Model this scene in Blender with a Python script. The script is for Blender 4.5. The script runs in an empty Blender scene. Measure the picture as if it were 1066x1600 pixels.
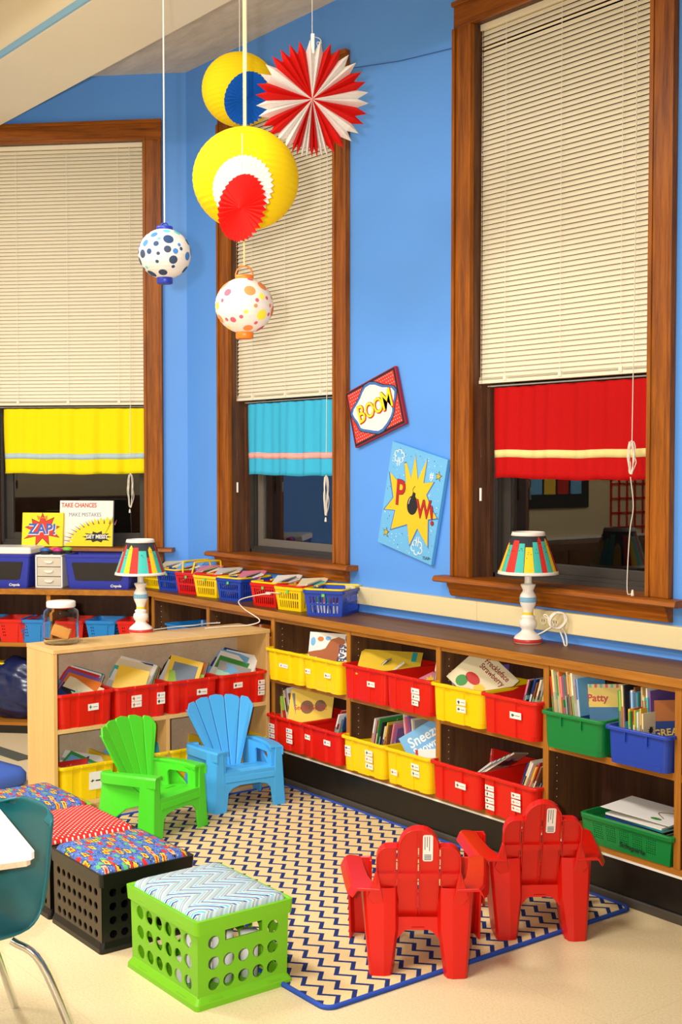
import bpy, bmesh, math, random
from mathutils import Vector, Matrix
from math import pi, sin, cos, tan, radians, sqrt
random.seed(7)
S = bpy.context.scene
C = S.collection
# ------------------------------------------------------------ camera, world, lights
cd = bpy.data.cameras.new('camera'); cam = bpy.data.objects.new('camera', cd); C.objects.link(cam)
cam.location = (0, 0, 1.68); cam.rotation_euler = (pi/2-.0397, 0, pi/2-.6554)
cd.sensor_fit = 'VERTICAL'; cd.sensor_height = 24; cd.lens = 1958/1600*24; cd.clip_start = .05; cd.clip_end = 60
S.camera = cam
S.view_settings.view_transform = 'Standard'; S.view_settings.look = 'None'
S.view_settings.gamma = 1; S.view_settings.use_curve_mapping = False; S.view_settings.exposure = 0.0
w = bpy.data.worlds.new('night'); S.world = w; w.use_nodes = True
w.node_tree.nodes['Background'].inputs[0].default_value = (.004, .005, .009, 1)
w.node_tree.nodes['Background'].inputs[1].default_value = 1
def light(name, typ, loc, energy, col, rot=(0, 0, 0), **k):
    l = bpy.data.lights.new(name, typ); l.energy = energy; l.color = col
    for a, b in k.items(): setattr(l, a, b)
    o = bpy.data.objects.new(name, l); o.location = loc; o.rotation_euler = rot; C.objects.link(o); return o
# the camera's own flash, beside the lens on a bracket
light('camera_flash', 'SPOT', (-.09, -.11, 1.74), 700, (1, .97, .95), (pi/2-.02, 0, pi/2-.6554+.16), shadow_soft_size=.035, spot_size=radians(72), spot_blend=1)
# fluorescent ceiling tubes of the classroom (outside the frame)
for lx, ly in ((-5.6, .6), (-3.0, .9), (-3.2, -1.6), (-5.8, -1.8)):
    light('ceiling_light', 'AREA', (lx, ly, 3.98), 104, (1, .95, .90), (0, 0, 0), shape='RECTANGLE', size=1.25, size_y=.5)

# ------------------------------------------------------------ materials
def lin(h):
    if isinstance(h, str):
        h = h.lstrip('#'); c = [int(h[i:i+2], 16)/255 for i in (0, 2, 4)]
    else: c = h
    return tuple((x/12.92 if x <= .04045 else ((x+.055)/1.055)**2.4) for x in c)+(1,)
MATS = {}
def mat(name, col, rough=.5, spec=.5, metal=0, bump=None, **kw):
    if name in MATS: return MATS[name]
    m = bpy.data.materials.new(name); m.use_nodes = True; nt = m.node_tree; b = nt.nodes['Principled BSDF']
    b.inputs['Base Color'].default_value = lin(col); b.inputs['Roughness'].default_value = rough
    b.inputs['Specular IOR Level'].default_value = spec; b.inputs['Metallic'].default_value = metal
    for k, v in kw.items(): b.inputs[k].default_value = v
    if bump:
        n = nt.nodes.new('ShaderNodeTexNoise'); n.inputs['Scale'].default_value = bump[0]; n.inputs['Detail'].default_value = 4
        tc = nt.nodes.new('ShaderNodeTexCoord'); nt.links.new(tc.outputs['Object'], n.inputs['Vector'])
        bp = nt.nodes.new('ShaderNodeBump'); bp.inputs['Strength'].default_value = bump[1]; bp.inputs['Distance'].default_value = .002
        nt.links.new(n.outputs['Fac'], bp.inputs['Height']); nt.links.new(bp.outputs['Normal'], b.inputs['Normal'])
    m.diffuse_color = lin(col); MATS[name] = m; return m
class N:      # tiny node helper
    def __init__(s, m): s.nt = m.node_tree; s.b = s.nt.nodes['Principled BSDF']
    def new(s, t, **k):
        n = s.nt.nodes.new(t)
        for a, v in k.items(): setattr(n, a, v)
        return n
    def link(s, a, b): s.nt.links.new(a, b)
    def math(s, op, a, b=None, c=None):
        n = s.nt.nodes.new('ShaderNodeMath'); n.operation = op
        for i, x in enumerate((a, b, c)):
            if x is None: continue
            if hasattr(x, 'links'): s.link(x, n.inputs[i])
            else: n.inputs[i].default_value = x
        return n.outputs[0]
    def coords(s, kind='Object'):
        tc = s.new('ShaderNodeTexCoord'); sp = s.new('ShaderNodeSeparateXYZ'); s.link(tc.outputs[kind], sp.inputs[0]); return tc.outputs[kind], sp.outputs
    def mix(s, fac, a, b):
        n = s.new('ShaderNodeMix'); n.data_type = 'RGBA'
        if hasattr(fac, 'links'): s.link(fac, n.inputs[0])
        else: n.inputs[0].default_value = fac
        for i, x in ((6, a), (7, b)):
            if hasattr(x, 'links'): s.link(x, n.inputs[i])
            else: n.inputs[i].default_value = lin(x)
        return n.outputs[2]
    def noise(s, vec, scale, detail=3, rough=.5, sc=(1, 1, 1)):
        mp = s.new('ShaderNodeMapping'); mp.inputs['Scale'].default_value = sc; s.link(vec, mp.inputs['Vector'])
        n = s.new('ShaderNodeTexNoise'); n.inputs['Scale'].default_value = scale; n.inputs['Detail'].default_value = detail; n.inputs['Roughness'].default_value = rough
        s.link(mp.outputs[0], n.inputs['Vector']); return n.outputs['Fac']
    def ramp(s, fac, stops, interp='LINEAR'):
        r = s.new('ShaderNodeValToRGB'); r.color_ramp.interpolation = interp
        e = r.color_ramp.elements
        while len(e) > 1: e.remove(e[0])
        e[0].position = stops[0][0]; e[0].color = lin(stops[0][1])
        for p, c in stops[1:]:
            x = e.new(p); x.color = lin(c)
        s.link(fac, r.inputs[0]); return r.outputs[0]
    def bump(s, h, strength=.3, dist=.002):
        bp = s.new('ShaderNodeBump'); bp.inputs['Strength'].default_value = strength; bp.inputs['Distance'].default_value = dist
        s.link(h, bp.inputs['Height']); s.link(bp.outputs[0], s.b.inputs['Normal'])
def wood(name, dark, light_, axis, scale=9, stretch=14, rough=.38, planks=0):
    if name in MATS: return MATS[name]
    m = mat(name, dark, rough); n = N(m); v, xyz = n.coords()
    sc = [stretch]*3; sc['xyz'.index(axis)] = 1
    a = n.noise(v, scale/4, 6, .65, sc); b = n.noise(v, scale, 3, .5, [x*3 if x > 1 else 1 for x in sc])
    f = n.math('ADD', n.math('MULTIPLY', a, .7), n.math('MULTIPLY', b, .3))
    n.b.inputs['Specular IOR Level'].default_value = .3
    c = n.ramp(f, [(.33, dark), (.62, light_)])
    if planks:
        q = n.math('ADD', xyz[0], n.math('MULTIPLY', xyz[1], 1.0)); t = n.math('FLOOR', n.math('MULTIPLY', q, planks))
        wn = n.new('ShaderNodeTexWhiteNoise'); wn.noise_dimensions = '1D'; n.link(t, wn.inputs['W'])
        dk = n.new('ShaderNodeMix'); dk.data_type = 'RGBA'; dk.blend_type = 'MULTIPLY'; n.link(n.math('MULTIPLY', wn.outputs['Value'], .6), dk.inputs[0]); n.link(c, dk.inputs[6]); dk.inputs[7].default_value = (.45, .42, .42, 1); c = dk.outputs[2]
    n.link(c, n.b.inputs['Base Color']); n.bump(b, .15, .001); return m
# wall paint
def paint(name, c1, c2, rough=.45):
    m = mat(name, c1, rough, .35); n = N(m); v, _ = n.coords(); f = n.noise(v, 1.3, 3)
    n.link(n.ramp(f, [(.3, c1), (.7, c2)]), n.b.inputs['Base Color']); n.bump(n.noise(v, 90, 3), .12, .001); return m
m_blue = paint('blue_wall_paint', '#5c9cf0', '#62a2f4')
m_beige = paint('beige_wall_paint', '#d9c79a', '#dccba0')
m_ceil = mat('ceiling_plaster', '#b9ad9c', .8); n = N(m_ceil); v, _ = n.coords()
n.link(n.ramp(n.noise(v, 3.5, 6, .7, (1, 4, 1)), [(.3, '#c2b6a2'), (.7, '#e2d6c2')]), n.b.inputs['Base Color']); n.bump(n.noise(v, 8, 5), .4, .01)
m_beam = paint('cream_beam_paint', '#f2e6c6', '#f5eacc'); m_strip = mat('pale_blue_paint', '#86b9d8', .5)
m_floor = mat('vinyl_floor', '#e6cf9e', .32, .4); n = N(m_floor); v, xyz = n.coords()
sp = n.noise(v, 130, 4, .7); base = n.ramp(sp, [(.3, '#d3bd8d'), (.5, '#e2cda0'), (.72, '#ead9b2')])
fx = n.math('ABSOLUTE', n.math('SUBTRACT', n.math('FRACT', n.math('MULTIPLY', n.math('ADD', xyz[0], 20.1), 1/.61)), .5)); fy = n.math('ABSOLUTE', n.math('SUBTRACT', n.math('FRACT', n.math('MULTIPLY', n.math('ADD', xyz[1], 20.3), 1/.61)), .5))
seam = n.math('GREATER_THAN', n.math('MAXIMUM', fx, fy), .4985)
n.link(n.mix(n.math('MULTIPLY', seam, .35), base, '#a8946a'), n.b.inputs['Base Color'])
m_oak = wood('trim_oak', '#5c2a04', '#a85f0e', 'z', rough=.42); m_oakx = wood('trim_oak_horizontal', '#5c2a04', '#a65c0c', 'x', rough=.42)
m_jamb = wood('dark_jamb_wood', '#3c2416', '#6b4630', 'z', rough=.5)
m_cab = wood('cabinet_edge_oak', '#8f5718', '#b87a2c', 'x', 7, 16, .4); m_cabz = wood('cabinet_edge_oak_upright', '#8f5718', '#b87a2c', 'z', 7, 16, .4)
m_cabtop = wood('worktop_walnut', '#55331a', '#7c4d26', 'x', 6, 10, .42); m_cabback = wood('cabinet_back_walnut', '#3b2419', '#5a3a2a', 'z', 8, 14, .5, planks=8)
m_cabdk = wood('cabinet_inner_walnut', '#432a1a', '#664428', 'z', 8, 14, .5)
m_birch = wood('birch_plywood', '#dba862', '#e6bb76', 'z', 3, 9, .42); m_birchx = wood('birch_plywood_flat', '#d8aa66', '#e6c080', 'y', 3, 9, .42); m_birchb = wood('birch_back_board', '#b9a183', '#cbb79c', 'y', 4, 6, .5)
m_black = mat('black_vinyl_base', '#15120f', .35, .5, bump=(14, .3)); m_cove = mat('dark_grey_vinyl', '#4a443c', .5)
m_white = mat('white_plastic', '#efeae0', .35); m_cream = mat('cream_raceway', '#e8d9a8', .45); m_creamd = mat('cream_outlet', '#d6c694', .4)
m_blind = mat('ivory_vinyl_slat', '#efe6cb', .4, .4, **{'Transmission Weight': 0})
m_cord = mat('white_cord', '#e9e2d0', .7); m_ycord = mat('yellow_braided_cord', '#e9df9a', .8)
m_metal = mat('dark_window_metal', '#3a3530', .45, .5); m_metal2 = mat('grey_window_metal', '#6d675c', .4); m_silver = mat('chromed_steel', '#d8d8d8', .18, .5, 1)
m_glass = mat('window_glass', '#ffffff', .0, .5, **{'Transmission Weight': 1.0, 'IOR': 1.5}); m_dark = mat('night_outside', '#050506', .9, .1)
m_clear = mat('clear_plastic', '#fbfaf6', .03, .5, **{'Transmission Weight': 1.0, 'IOR': 1.2})
m_page = mat('book_pages', '#e9dfc6', .8); m_paper = mat('white_paper', '#f4f1ea', .7); m_ink = mat('black_ink', '#1a1a1e', .6)
m_redp = mat('red_plastic', '#d91a0c', .33, .45); m_yelp = mat('yellow_plastic', '#f7cf02', .35, .45); m_greenp = mat('green_plastic', '#10803a', .35, .45)
m_bluep = mat('blue_plastic', '#2244ae', .33, .45); m_cyanp = mat('sky_blue_plastic', '#1f82cc', .3, .45)
m_royal = mat('royal_blue_plastic', '#2534a4', .4); m_chalk = mat('chalkboard_black', '#1d1712', .6)
def plastic(name, col, rough=.35, emit=None): return mat(name, col, rough, .45)
m_gchair = plastic('lime_chair_plastic', '#4fd52c', .36); m_bchair = plastic('sky_chair_plastic', '#48aef0', .36); m_rchair = plastic('red_chair_plastic', '#d2160a', .3)
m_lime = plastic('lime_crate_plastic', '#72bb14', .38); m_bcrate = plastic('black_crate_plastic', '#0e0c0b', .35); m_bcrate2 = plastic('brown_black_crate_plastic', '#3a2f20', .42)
m_teal = mat('teal_shell_plastic', '#0f5b61', .35, .45, bump=(260, .25)); m_desk = mat('white_laminate', '#f3eee4', .25); m_deskedge = wood('desk_edge_ply', '#c9a384', '#e2c4a6', 'x', 3, 22, .4)
def paperm(name, col, tr=.35):
    if name in MATS: return MATS[name]
    m = mat(name, col, .75, .2); nt = m.node_tree; b = nt.nodes['Principled BSDF']; out = nt.nodes['Material Output']
    t = nt.nodes.new('ShaderNodeBsdfTranslucent'); t.inputs[0].default_value = lin(col); mx = nt.nodes.new('ShaderNodeMixShader'); mx.inputs[0].default_value = tr
    nt.links.new(b.outputs[0], mx.inputs[1]); nt.links.new(t.outputs[0], mx.inputs[2]); nt.links.new(mx.outputs[0], out.inputs[0]); return m
m_pyel = paperm('yellow_lantern_paper', '#f7db16'); m_pwhite = paperm('white_lantern_paper', '#f6f0e6'); m_tred = paperm('red_tissue', '#e01c14', .25); m_twhite = paperm('white_tissue', '#f4eee6', .25); m_tblue = paperm('blue_tissue', '#0f5cb4', .25)

# ------------------------------------------------------------ mesh builder
class MB:
    def __init__(s): s.v = []; s.f = []; s.m = []; s.sm = []
    def add(s, vs, fs, mi=0, smooth=False):
        o = len(s.v); s.v += [tuple(p) for p in vs]
        for f in fs: s.f.append(tuple(i+o for i in f)); s.m.append(mi); s.sm.append(smooth)
        return s
    def box(s, x0, x1, y0, y1, z0, z1, mi=0):
        vs = [(x, y, z) for z in (z0, z1) for y in (y0, y1) for x in (x0, x1)]
        return s.add(vs, [(0, 2, 3, 1), (4, 5, 7, 6), (0, 1, 5, 4), (2, 6, 7, 3), (0, 4, 6, 2), (1, 3, 7, 5)], mi)
    def hexa(s, b, t, mi=0):      # b,t: 4 pts each ccw
        return s.add(list(b)+list(t), [(3, 2, 1, 0), (4, 5, 6, 7), (0, 1, 5, 4), (1, 2, 6, 5), (2, 3, 7, 6), (3, 0, 4, 7)], mi)
    def prism(s, poly, fn, d0, d1, mi=0, smooth=False):   # poly 2d, fn(u,v,d)->xyz
        n_ = len(poly); vs = [fn(u, v, d0) for u, v in poly]+[fn(u, v, d1) for u, v in poly]
        s.add(vs, [tuple(range(n_))[::-1], tuple(range(n_, 2*n_))], mi)
        return s.add(vs, [(i, (i+1) % n_, (i+1) % n_+n_, i+n_) for i in range(n_)], mi, smooth)
    def loft(s, rings, cap0=True, cap1=True, mi=0, smooth=False, closed=True):
        n_ = len(rings[0]); vs = [p for r in rings for p in r]; fs = []
        for k in range(len(rings)-1):
            for i in range(n_ if closed else n_-1):
                j = (i+1) % n_; fs.append((k*n_+i, k*n_+j, (k+1)*n_+j, (k+1)*n_+i))
        s.add(vs, fs, mi, smooth)
        if cap0: s.add(rings[0], [tuple(range(n_))[::-1]], mi)
        if cap1: s.add(rings[-1], [tuple(range(n_))], mi)
        return s
    def lathe(s, prof, seg=24, c=(0, 0, 0), mi=0, smooth=True, cap=True):
        rings = [[(c[0]+r*cos(2*pi*i/seg), c[1]+r*sin(2*pi*i/seg), c[2]+z) for i in range(seg)] for r, z in prof]
        return s.loft(rings, cap, cap, mi, smooth)
    def tube(s, pts, r, seg=8, mi=0, caps=True):
        pts = [Vector(p) for p in pts]; rings = []; up = Vector((0, 0, 1)); prev = None
        for i, p in enumerate(pts):
            d = (pts[min(i+1, len(pts)-1)]-pts[max(i-1, 0)])
            if d.length < 1e-9: d = Vector((0, 0, 1))
            d.normalize()
            if prev is None:
                a = d.cross(up) if abs(d.z) < .95 else d.cross(Vector((1, 0, 0)))
            else: a = prev-d*prev.dot(d)
            if a.length < 1e-6: a = d.cross(Vector((1, 0, 0)))
            a.normalize(); prev = a; b = d.cross(a)
            rr = r[i] if isinstance(r, (list, tuple)) else r
            rings.append([p+(a*cos(2*pi*k/seg)+b*sin(2*pi*k/seg))*rr for k in range(seg)])
        return s.loft(rings, caps, caps, mi, True)
    def lattice(s, fn, us, vs, hole, w0, w1, mi=0):      # plate with square holes
        nu, nv = len(us)-1, len(vs)-1; solid = lambda i, j: 0 <= i < nu and 0 <= j < nv and not hole(i, j)
        idx = {}; V = []; F = []
        def vid(i, j, k):
            if (i, j, k) not in idx: idx[(i, j, k)] = len(V); V.append(fn(us[i], vs[j], (w0, w1)[k]))
            return idx[(i, j, k)]
        for i in range(nu):
            for j in range(nv):
                if not solid(i, j): continue
                F.append((vid(i, j, 0), vid(i, j+1, 0), vid(i+1, j+1, 0), vid(i+1, j, 0))); F.append((vid(i, j, 1), vid(i+1, j, 1), vid(i+1, j+1, 1), vid(i, j+1, 1)))
                if not solid(i-1, j): F.append((vid(i, j, 0), vid(i, j, 1), vid(i, j+1, 1), vid(i, j+1, 0)))
                if not solid(i+1, j): F.append((vid(i+1, j, 0), vid(i+1, j+1, 0), vid(i+1, j+1, 1), vid(i+1, j, 1)))
                if not solid(i, j-1): F.append((vid(i, j, 0), vid(i+1, j, 0), vid(i+1, j, 1), vid(i, j, 1)))
                if not solid(i, j+1): F.append((vid(i, j+1, 0), vid(i, j+1, 1), vid(i+1, j+1, 1), vid(i+1, j+1, 0)))
        return s.add(V, F, mi)
    def holecell(s, fn, u0, u1, v0, v1, r, w0, w1, seg=16, mi=0, squash=1):   # square cell with a round hole
        cu, cv = (u0+u1)/2, (v0+v1)/2; out = []; inn = []
        for k in range(seg):
            a = 2*pi*(k+.5)/seg; c_, s_ = cos(a), sin(a); t = 1/max(abs(c_), abs(s_))
            out.append((cu+(u1-u0)/2*max(-1, min(1, c_*t)), cv+(v1-v0)/2*max(-1, min(1, s_*t)))); inn.append((cu+r*c_, cv+r*squash*s_))
        V = [fn(u, v, w_) for w_ in (w0, w1) for (u, v) in out+inn]; F = []
        for k in range(seg):
            j = (k+1) % seg
            F += [(k, seg+k, seg+j, j), (2*seg+k, 2*seg+j, 3*seg+j, 3*seg+k), (seg+k, 3*seg+k, 3*seg+j, seg+j)]
        # corners of the square
        s.add(V, F, mi)
        for k in range(seg):
            j = (k+1) % seg; a, b = out[k], out[j]
            if abs(a[0]-b[0]) > 1e-9 and abs(a[1]-b[1]) > 1e-9:
                cx_ = u0 if (a[0]+b[0])/2 < cu else u1; cy_ = v0 if (a[1]+b[1])/2 < cv else v1
                s.add([fn(*a, w0), fn(*b, w0), fn(cx_, cy_, w0), fn(*a, w1), fn(*b, w1), fn(cx_, cy_, w1)], [(0, 1, 2), (3, 5, 4)], mi)
        return s
    def mesh(s, name, mats):
        me = bpy.data.meshes.new(name); me.from_pydata(s.v, [], s.f)
        for m_ in (mats if isinstance(mats, (list, tuple)) else [mats]): me.materials.append(m_)
        me.polygons.foreach_set('material_index', s.m); me.polygons.foreach_set('use_smooth', s.sm); me.update(); return me
    def build(s, name, mats, parent=None, bevel=0, seg=2, recalc=False, mw=None):
        me = s.mesh(name, mats)
        if recalc:
            b = bmesh.new(); b.from_mesh(me); bmesh.ops.remove_doubles(b, verts=b.verts, dist=1e-5); bmesh.ops.recalc_face_normals(b, faces=b.faces); b.to_mesh(me); b.free()
        o = bpy.data.objects.new(name, me); C.objects.link(o)
        if parent: o.parent = parent
        if mw is not None: o.matrix_local = mw
        if bevel:
            bv = o.modifiers.new('bevel', 'BEVEL'); bv.width = bevel; bv.segments = seg; bv.limit_method = 'ANGLE'; bv.angle_limit = radians(40); bv.use_clamp_overlap = True
        return o
def tag(o, label=None, cat=None, group=None, kind=None):
    if label: o['label'] = label
    if cat: o['category'] = cat
    if group: o['group'] = group
    if kind: o['kind'] = kind
    return o
def thing(name, label, cat, loc=(0, 0, 0), rz=0, group=None):
    o = bpy.data.objects.new(name, None); C.objects.link(o); o.location = loc; o.rotation_euler = (0, 0, rz); o.empty_display_size = .05
    return tag(o, label, cat, group)
def kids(o): return [x for x in bpy.data.objects if x.parent == o]
KID = {}
def copy_tree(o, parent=None):
    c = o.copy(); C.objects.link(c)
    if parent: c.parent = parent
    for ch in KID.get(o.name) or KID.setdefault(o.name, kids(o)): copy_tree(ch, c)
    return c
def struct(name, mb, mats, parent=None, **k):
    o = mb.build(name, mats, parent, **k)
    if not parent: o['kind'] = 'structure'
    return o
FONT = {}
def text(name, body, size, m_, parent, mw, depth=.0006, shear=0, bold=0, spacing=1.0, align='CENTER', width=1.0):
    cu = bpy.data.curves.new(name, 'FONT'); cu.body = body; cu.size = size; cu.extrude = depth; cu.align_x = align; cu.align_y = 'CENTER'; cu.shear = shear; cu.offset = bold; cu.space_character = spacing; cu.resolution_u = 3
    t = bpy.data.objects.new(name, cu); C.objects.link(t); bpy.context.view_layer.update()
    me = bpy.data.meshes.new_from_object(t.evaluated_get(bpy.context.evaluated_depsgraph_get())); bpy.data.objects.remove(t)
    if width != 1:
        for v_ in me.vertices: v_.co.x *= width
    me.materials.clear(); me.materials.append(m_); o = bpy.data.objects.new(name, me); C.objects.link(o); o.parent = parent; o.matrix_local = mw; return o
def frame(o, x, y):       # matrix with given origin, x and y axes
    x = Vector(x).normalized(); y = Vector(y); y = (y-x*y.dot(x)).normalized(); z = x.cross(y)
    m_ = Matrix((x, y, z)).transposed().to_4x4(); m_.translation = Vector(o); return m_
XY = lambda u, v, d: (u, v, d)
XZ = lambda u, v, d: (u, d, v)
def star(n_, r0, r1, cx=0, cy=0, sx=1, sy=1, rnd=0, ph=0):
    out = []
    for i in range(2*n_):
        r = (r1 if i % 2 == 0 else r0)*(1+random.uniform(-rnd, rnd)); a = pi*i/n_+ph
        out.append((cx+r*cos(a)*sx, cy+r*sin(a)*sy))
    return out
def disc(cx, cy, r, n_=12, sx=1, sy=1): return [(cx+r*sx*cos(2*pi*i/n_), cy+r*sy*sin(2*pi*i/n_)) for i in range(n_)]
def flat(mb, poly, d0, d1, mi=0):     # thin raised shape fanned from its centroid
    n_ = len(poly); cx = sum(p[0] for p in poly)/n_; cy = sum(p[1] for p in poly)/n_
    mb.add([(p[0], p[1], d1) for p in poly]+[(cx, cy, d1)], [(i, (i+1) % n_, n_) for i in range(n_)], mi)
    mb.add([(p[0], p[1], d0) for p in poly]+[(p[0], p[1], d1) for p in poly], [(i, (i+1) % n_, n_+(i+1) % n_, n_+i) for i in range(n_)], mi)
def smooth_curve(pts, n_=6):       # Catmull-Rom
    P = [Vector(p) for p in pts]; P = [P[0]*2-P[1]]+P+[P[-1]*2-P[-2]]; out = []
    for i in range(1, len(P)-2):
        for k in range(n_):
            t = k/n_; a, b, c_, d = P[i-1:i+3]
            out.append(.5*((2*b)+(c_-a)*t+(2*a-5*b+4*c_-d)*t*t+(3*b-a-3*c_+d)*t**3))
    out.append(P[-2]); return out

# ------------------------------------------------------------ room shell
YW = 4.06; CX0, CY0 = -6.87, 4.06; HC = 4.11
RA = pi/4; R2 = 1/sqrt(2)
def onwallA(s, off, z): return (CX0-R2*s+R2*off, CY0-R2*s-R2*off, z)      # s along the bay wall, off into the room
mb = MB().box(-8.8, 2.9, -3.9, 4.6, -.1, 0); struct('floor', mb, m_floor)
mb = MB().box(-8.8, 2.9, -3.9, 4.6, HC, HC+.1); struct('ceiling', mb, m_ceil)
WIN_Z0, WIN_Z1 = 1.12, 3.76
def wallwin(xs, z1=HC):          # xs cut positions: openings at odd cells
    m_ = MB(); m_.lattice(lambda u, v, d: (u, d, v), xs, [0, WIN_Z0, WIN_Z1, z1], lambda i, j: j == 1 and i % 2 == 1, 0, .3); return m_
W2X, W3X, WW = -6.472, -4.39, 1.27
struct('wall_right', wallwin([CX0-.0, W2X+.1, W2X+WW-.1, W3X+.1, W3X+WW-.1, 2.6]), m_blue, mw=Matrix.Translation((0, YW, 0)), recalc=True)
mwA = Matrix.Translation((CX0, CY0, 0)) @ Matrix.Rotation(RA, 4, 'Z')
S1 = .155
struct('wall_left', wallwin([-1.75, -(S1+WW-.1), -(S1+.1), .0]), m_blue, mw=mwA, recalc=True)
xc, yc = onwallA(1.75, 0, 0)[:2]
struct('wall_bay', MB().box(xc-.2, xc, .9, yc+.15, 0, HC), m_blue)
struct('wall_side', MB().box(xc-.2, xc, -3.5, .9, 0, HC), m_beige)
struct('wall_back', MB().box(-8.4, 2.7, -3.7, -3.5, 0, HC), m_beige)
struct('wall_near', MB().box(2.6, 2.8, -3.5, 4.3, 0, HC), m_beige)
struct('trim_1', MB().box(xc, xc+.03, -3.4, yc-.35, .85, .97), m_white)
# ceiling beam
b = MB().box(xc+.02, 2.6, 2.655, 3.165, 3.80, HC)
struct('trim_2', b, m_beam, bevel=.004)
struct('trim_3', MB().box(xc+.05, 2.6, 2.640, 2.655, 3.802, 3.835), m_strip)
struct('trim_4', MB().box(xc+.05, 2.6, 2.05, 2.3, 3.99, HC), m_beam)

# ------------------------------------------------------------ windows, in a frame x along the wall, y outward, z up
def window(idx, mw, label):
    root = bpy.data.objects.new('window_%d' % idx, None); C.objects.link(root); root.matrix_world = mw; root['kind'] = 'structure'
    W = WW; c = .122; z0, z1 = 1.14, 3.82
    m_ = MB()
    for x0 in (0, W-c):
        m_.box(x0, x0+c, -.022, 0, z0, z1-c)
        o = 0 if x0 == 0 else 1
        xo = x0 if not o else x0+c-.018; m_.box(xo, xo+.018, -.034, -.022, z0, z1-c)      # back band
        xi = x0+c-.02 if not o else x0; m_.box(xi, xi+.02, -.028, -.022, z0, z1-c)
    m_.build('side_casing', m_oak, root, bevel=.004)
    m_ = MB().box(0, W, -.022, 0, z1-c, z1).box(-.003, W+.003, -.036, -.022, z1-.02, z1+.003).box(c-.02, W-c+.02, -.028, -.022, z1-c, z1-c+.02); m_.build('head_casing', m_oakx, root, bevel=.004)
    m_ = MB()
    m_.box(c-.02, c, 0, .3, z0, z1-c+.01).box(W-c, W-c+.02, 0, .3, z0, z1-c+.01).box(c, W-c, 0, .3, z1-c, z1-c+.02)
    m_.box(c, c+.02, .09, .115, z0, z1-c).box(W-c-.02, W-c, .09, .115, z0, z1-c)
    m_.build('jamb', m_jamb, root)
    # stool and apron
    m_ = MB().prism([(-.085, z0-.022), (-.08, z0-.006), (-.07, z0), (.12, z0), (.12, z0-.028), (-.075, z0-.028)], lambda u, v, d: (d, u, v), -.07, W+.07); m_.build('window_sill', m_oakx, root, recalc=True)
    m_ = MB().prism([(-.02, z0-.095), (-.03, z0-.09), (-.038, z0-.07), (-.04, z0-.06), (-.05, z0-.045), (-.055, z0-.028), (0, z0-.028), (0, z0-.095)], lambda u, v, d: (d, u, v), 0, W); m_.build('apron', m_oakx, root, recalc=True)
    # sash
    zi = z0+.02
    m_ = MB().box(c, c+.03, .115, .2, z0, z1-c).box(W-c-.03, W-c, .115, .2, z0, z1-c).box(c, W-c, .115, .23, z0-.02, zi).box(c, W-c, .13, .15, zi, zi+.018)
    for k in range(3): m_.box(c+.03, c+.036, .12+.02*k, .13+.02*k, zi, z1-c).box(W-c-.036, W-c-.03, .12+.02*k, .13+.02*k, zi, z1-c)
    m_.build('metal_track', m_metal, root)
    sa = MB().box(c+.036, c+.085, .16, .19, zi, z1-c).box(W-c-.085, W-c-.036, .16, .19, zi, z1-c).box(c+.085, W-c-.085, .16, .19, zi, zi+.06).box(c+.085, W-c-.085, .16, .19, 2.42, 2.48).build('sash', m_metal2 if idx == 2 else m_metal, root, bevel=.002)
    MB().box(c+.086, W-c-.086, .173, .178, zi+.061, 2.419).build('pane', m_glass, sa)
    MB().box(c, W-c, .293, .3, z0, z1-c).build('night_backdrop', m_dark, root)  # added black sheet standing in for the dark night beyond the glass
    return root
mW2 = Matrix.Translation((W2X, YW, 0)); mW3 = Matrix.Translation((W3X, YW, 0)); mW1 = Matrix.Translation(onwallA(S1+WW, 0, 0)) @ Matrix.Rotation(RA, 4, 'Z')
window(1, mW1, ''); window(2, mW2, ''); window(3, mW3, '')

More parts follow.
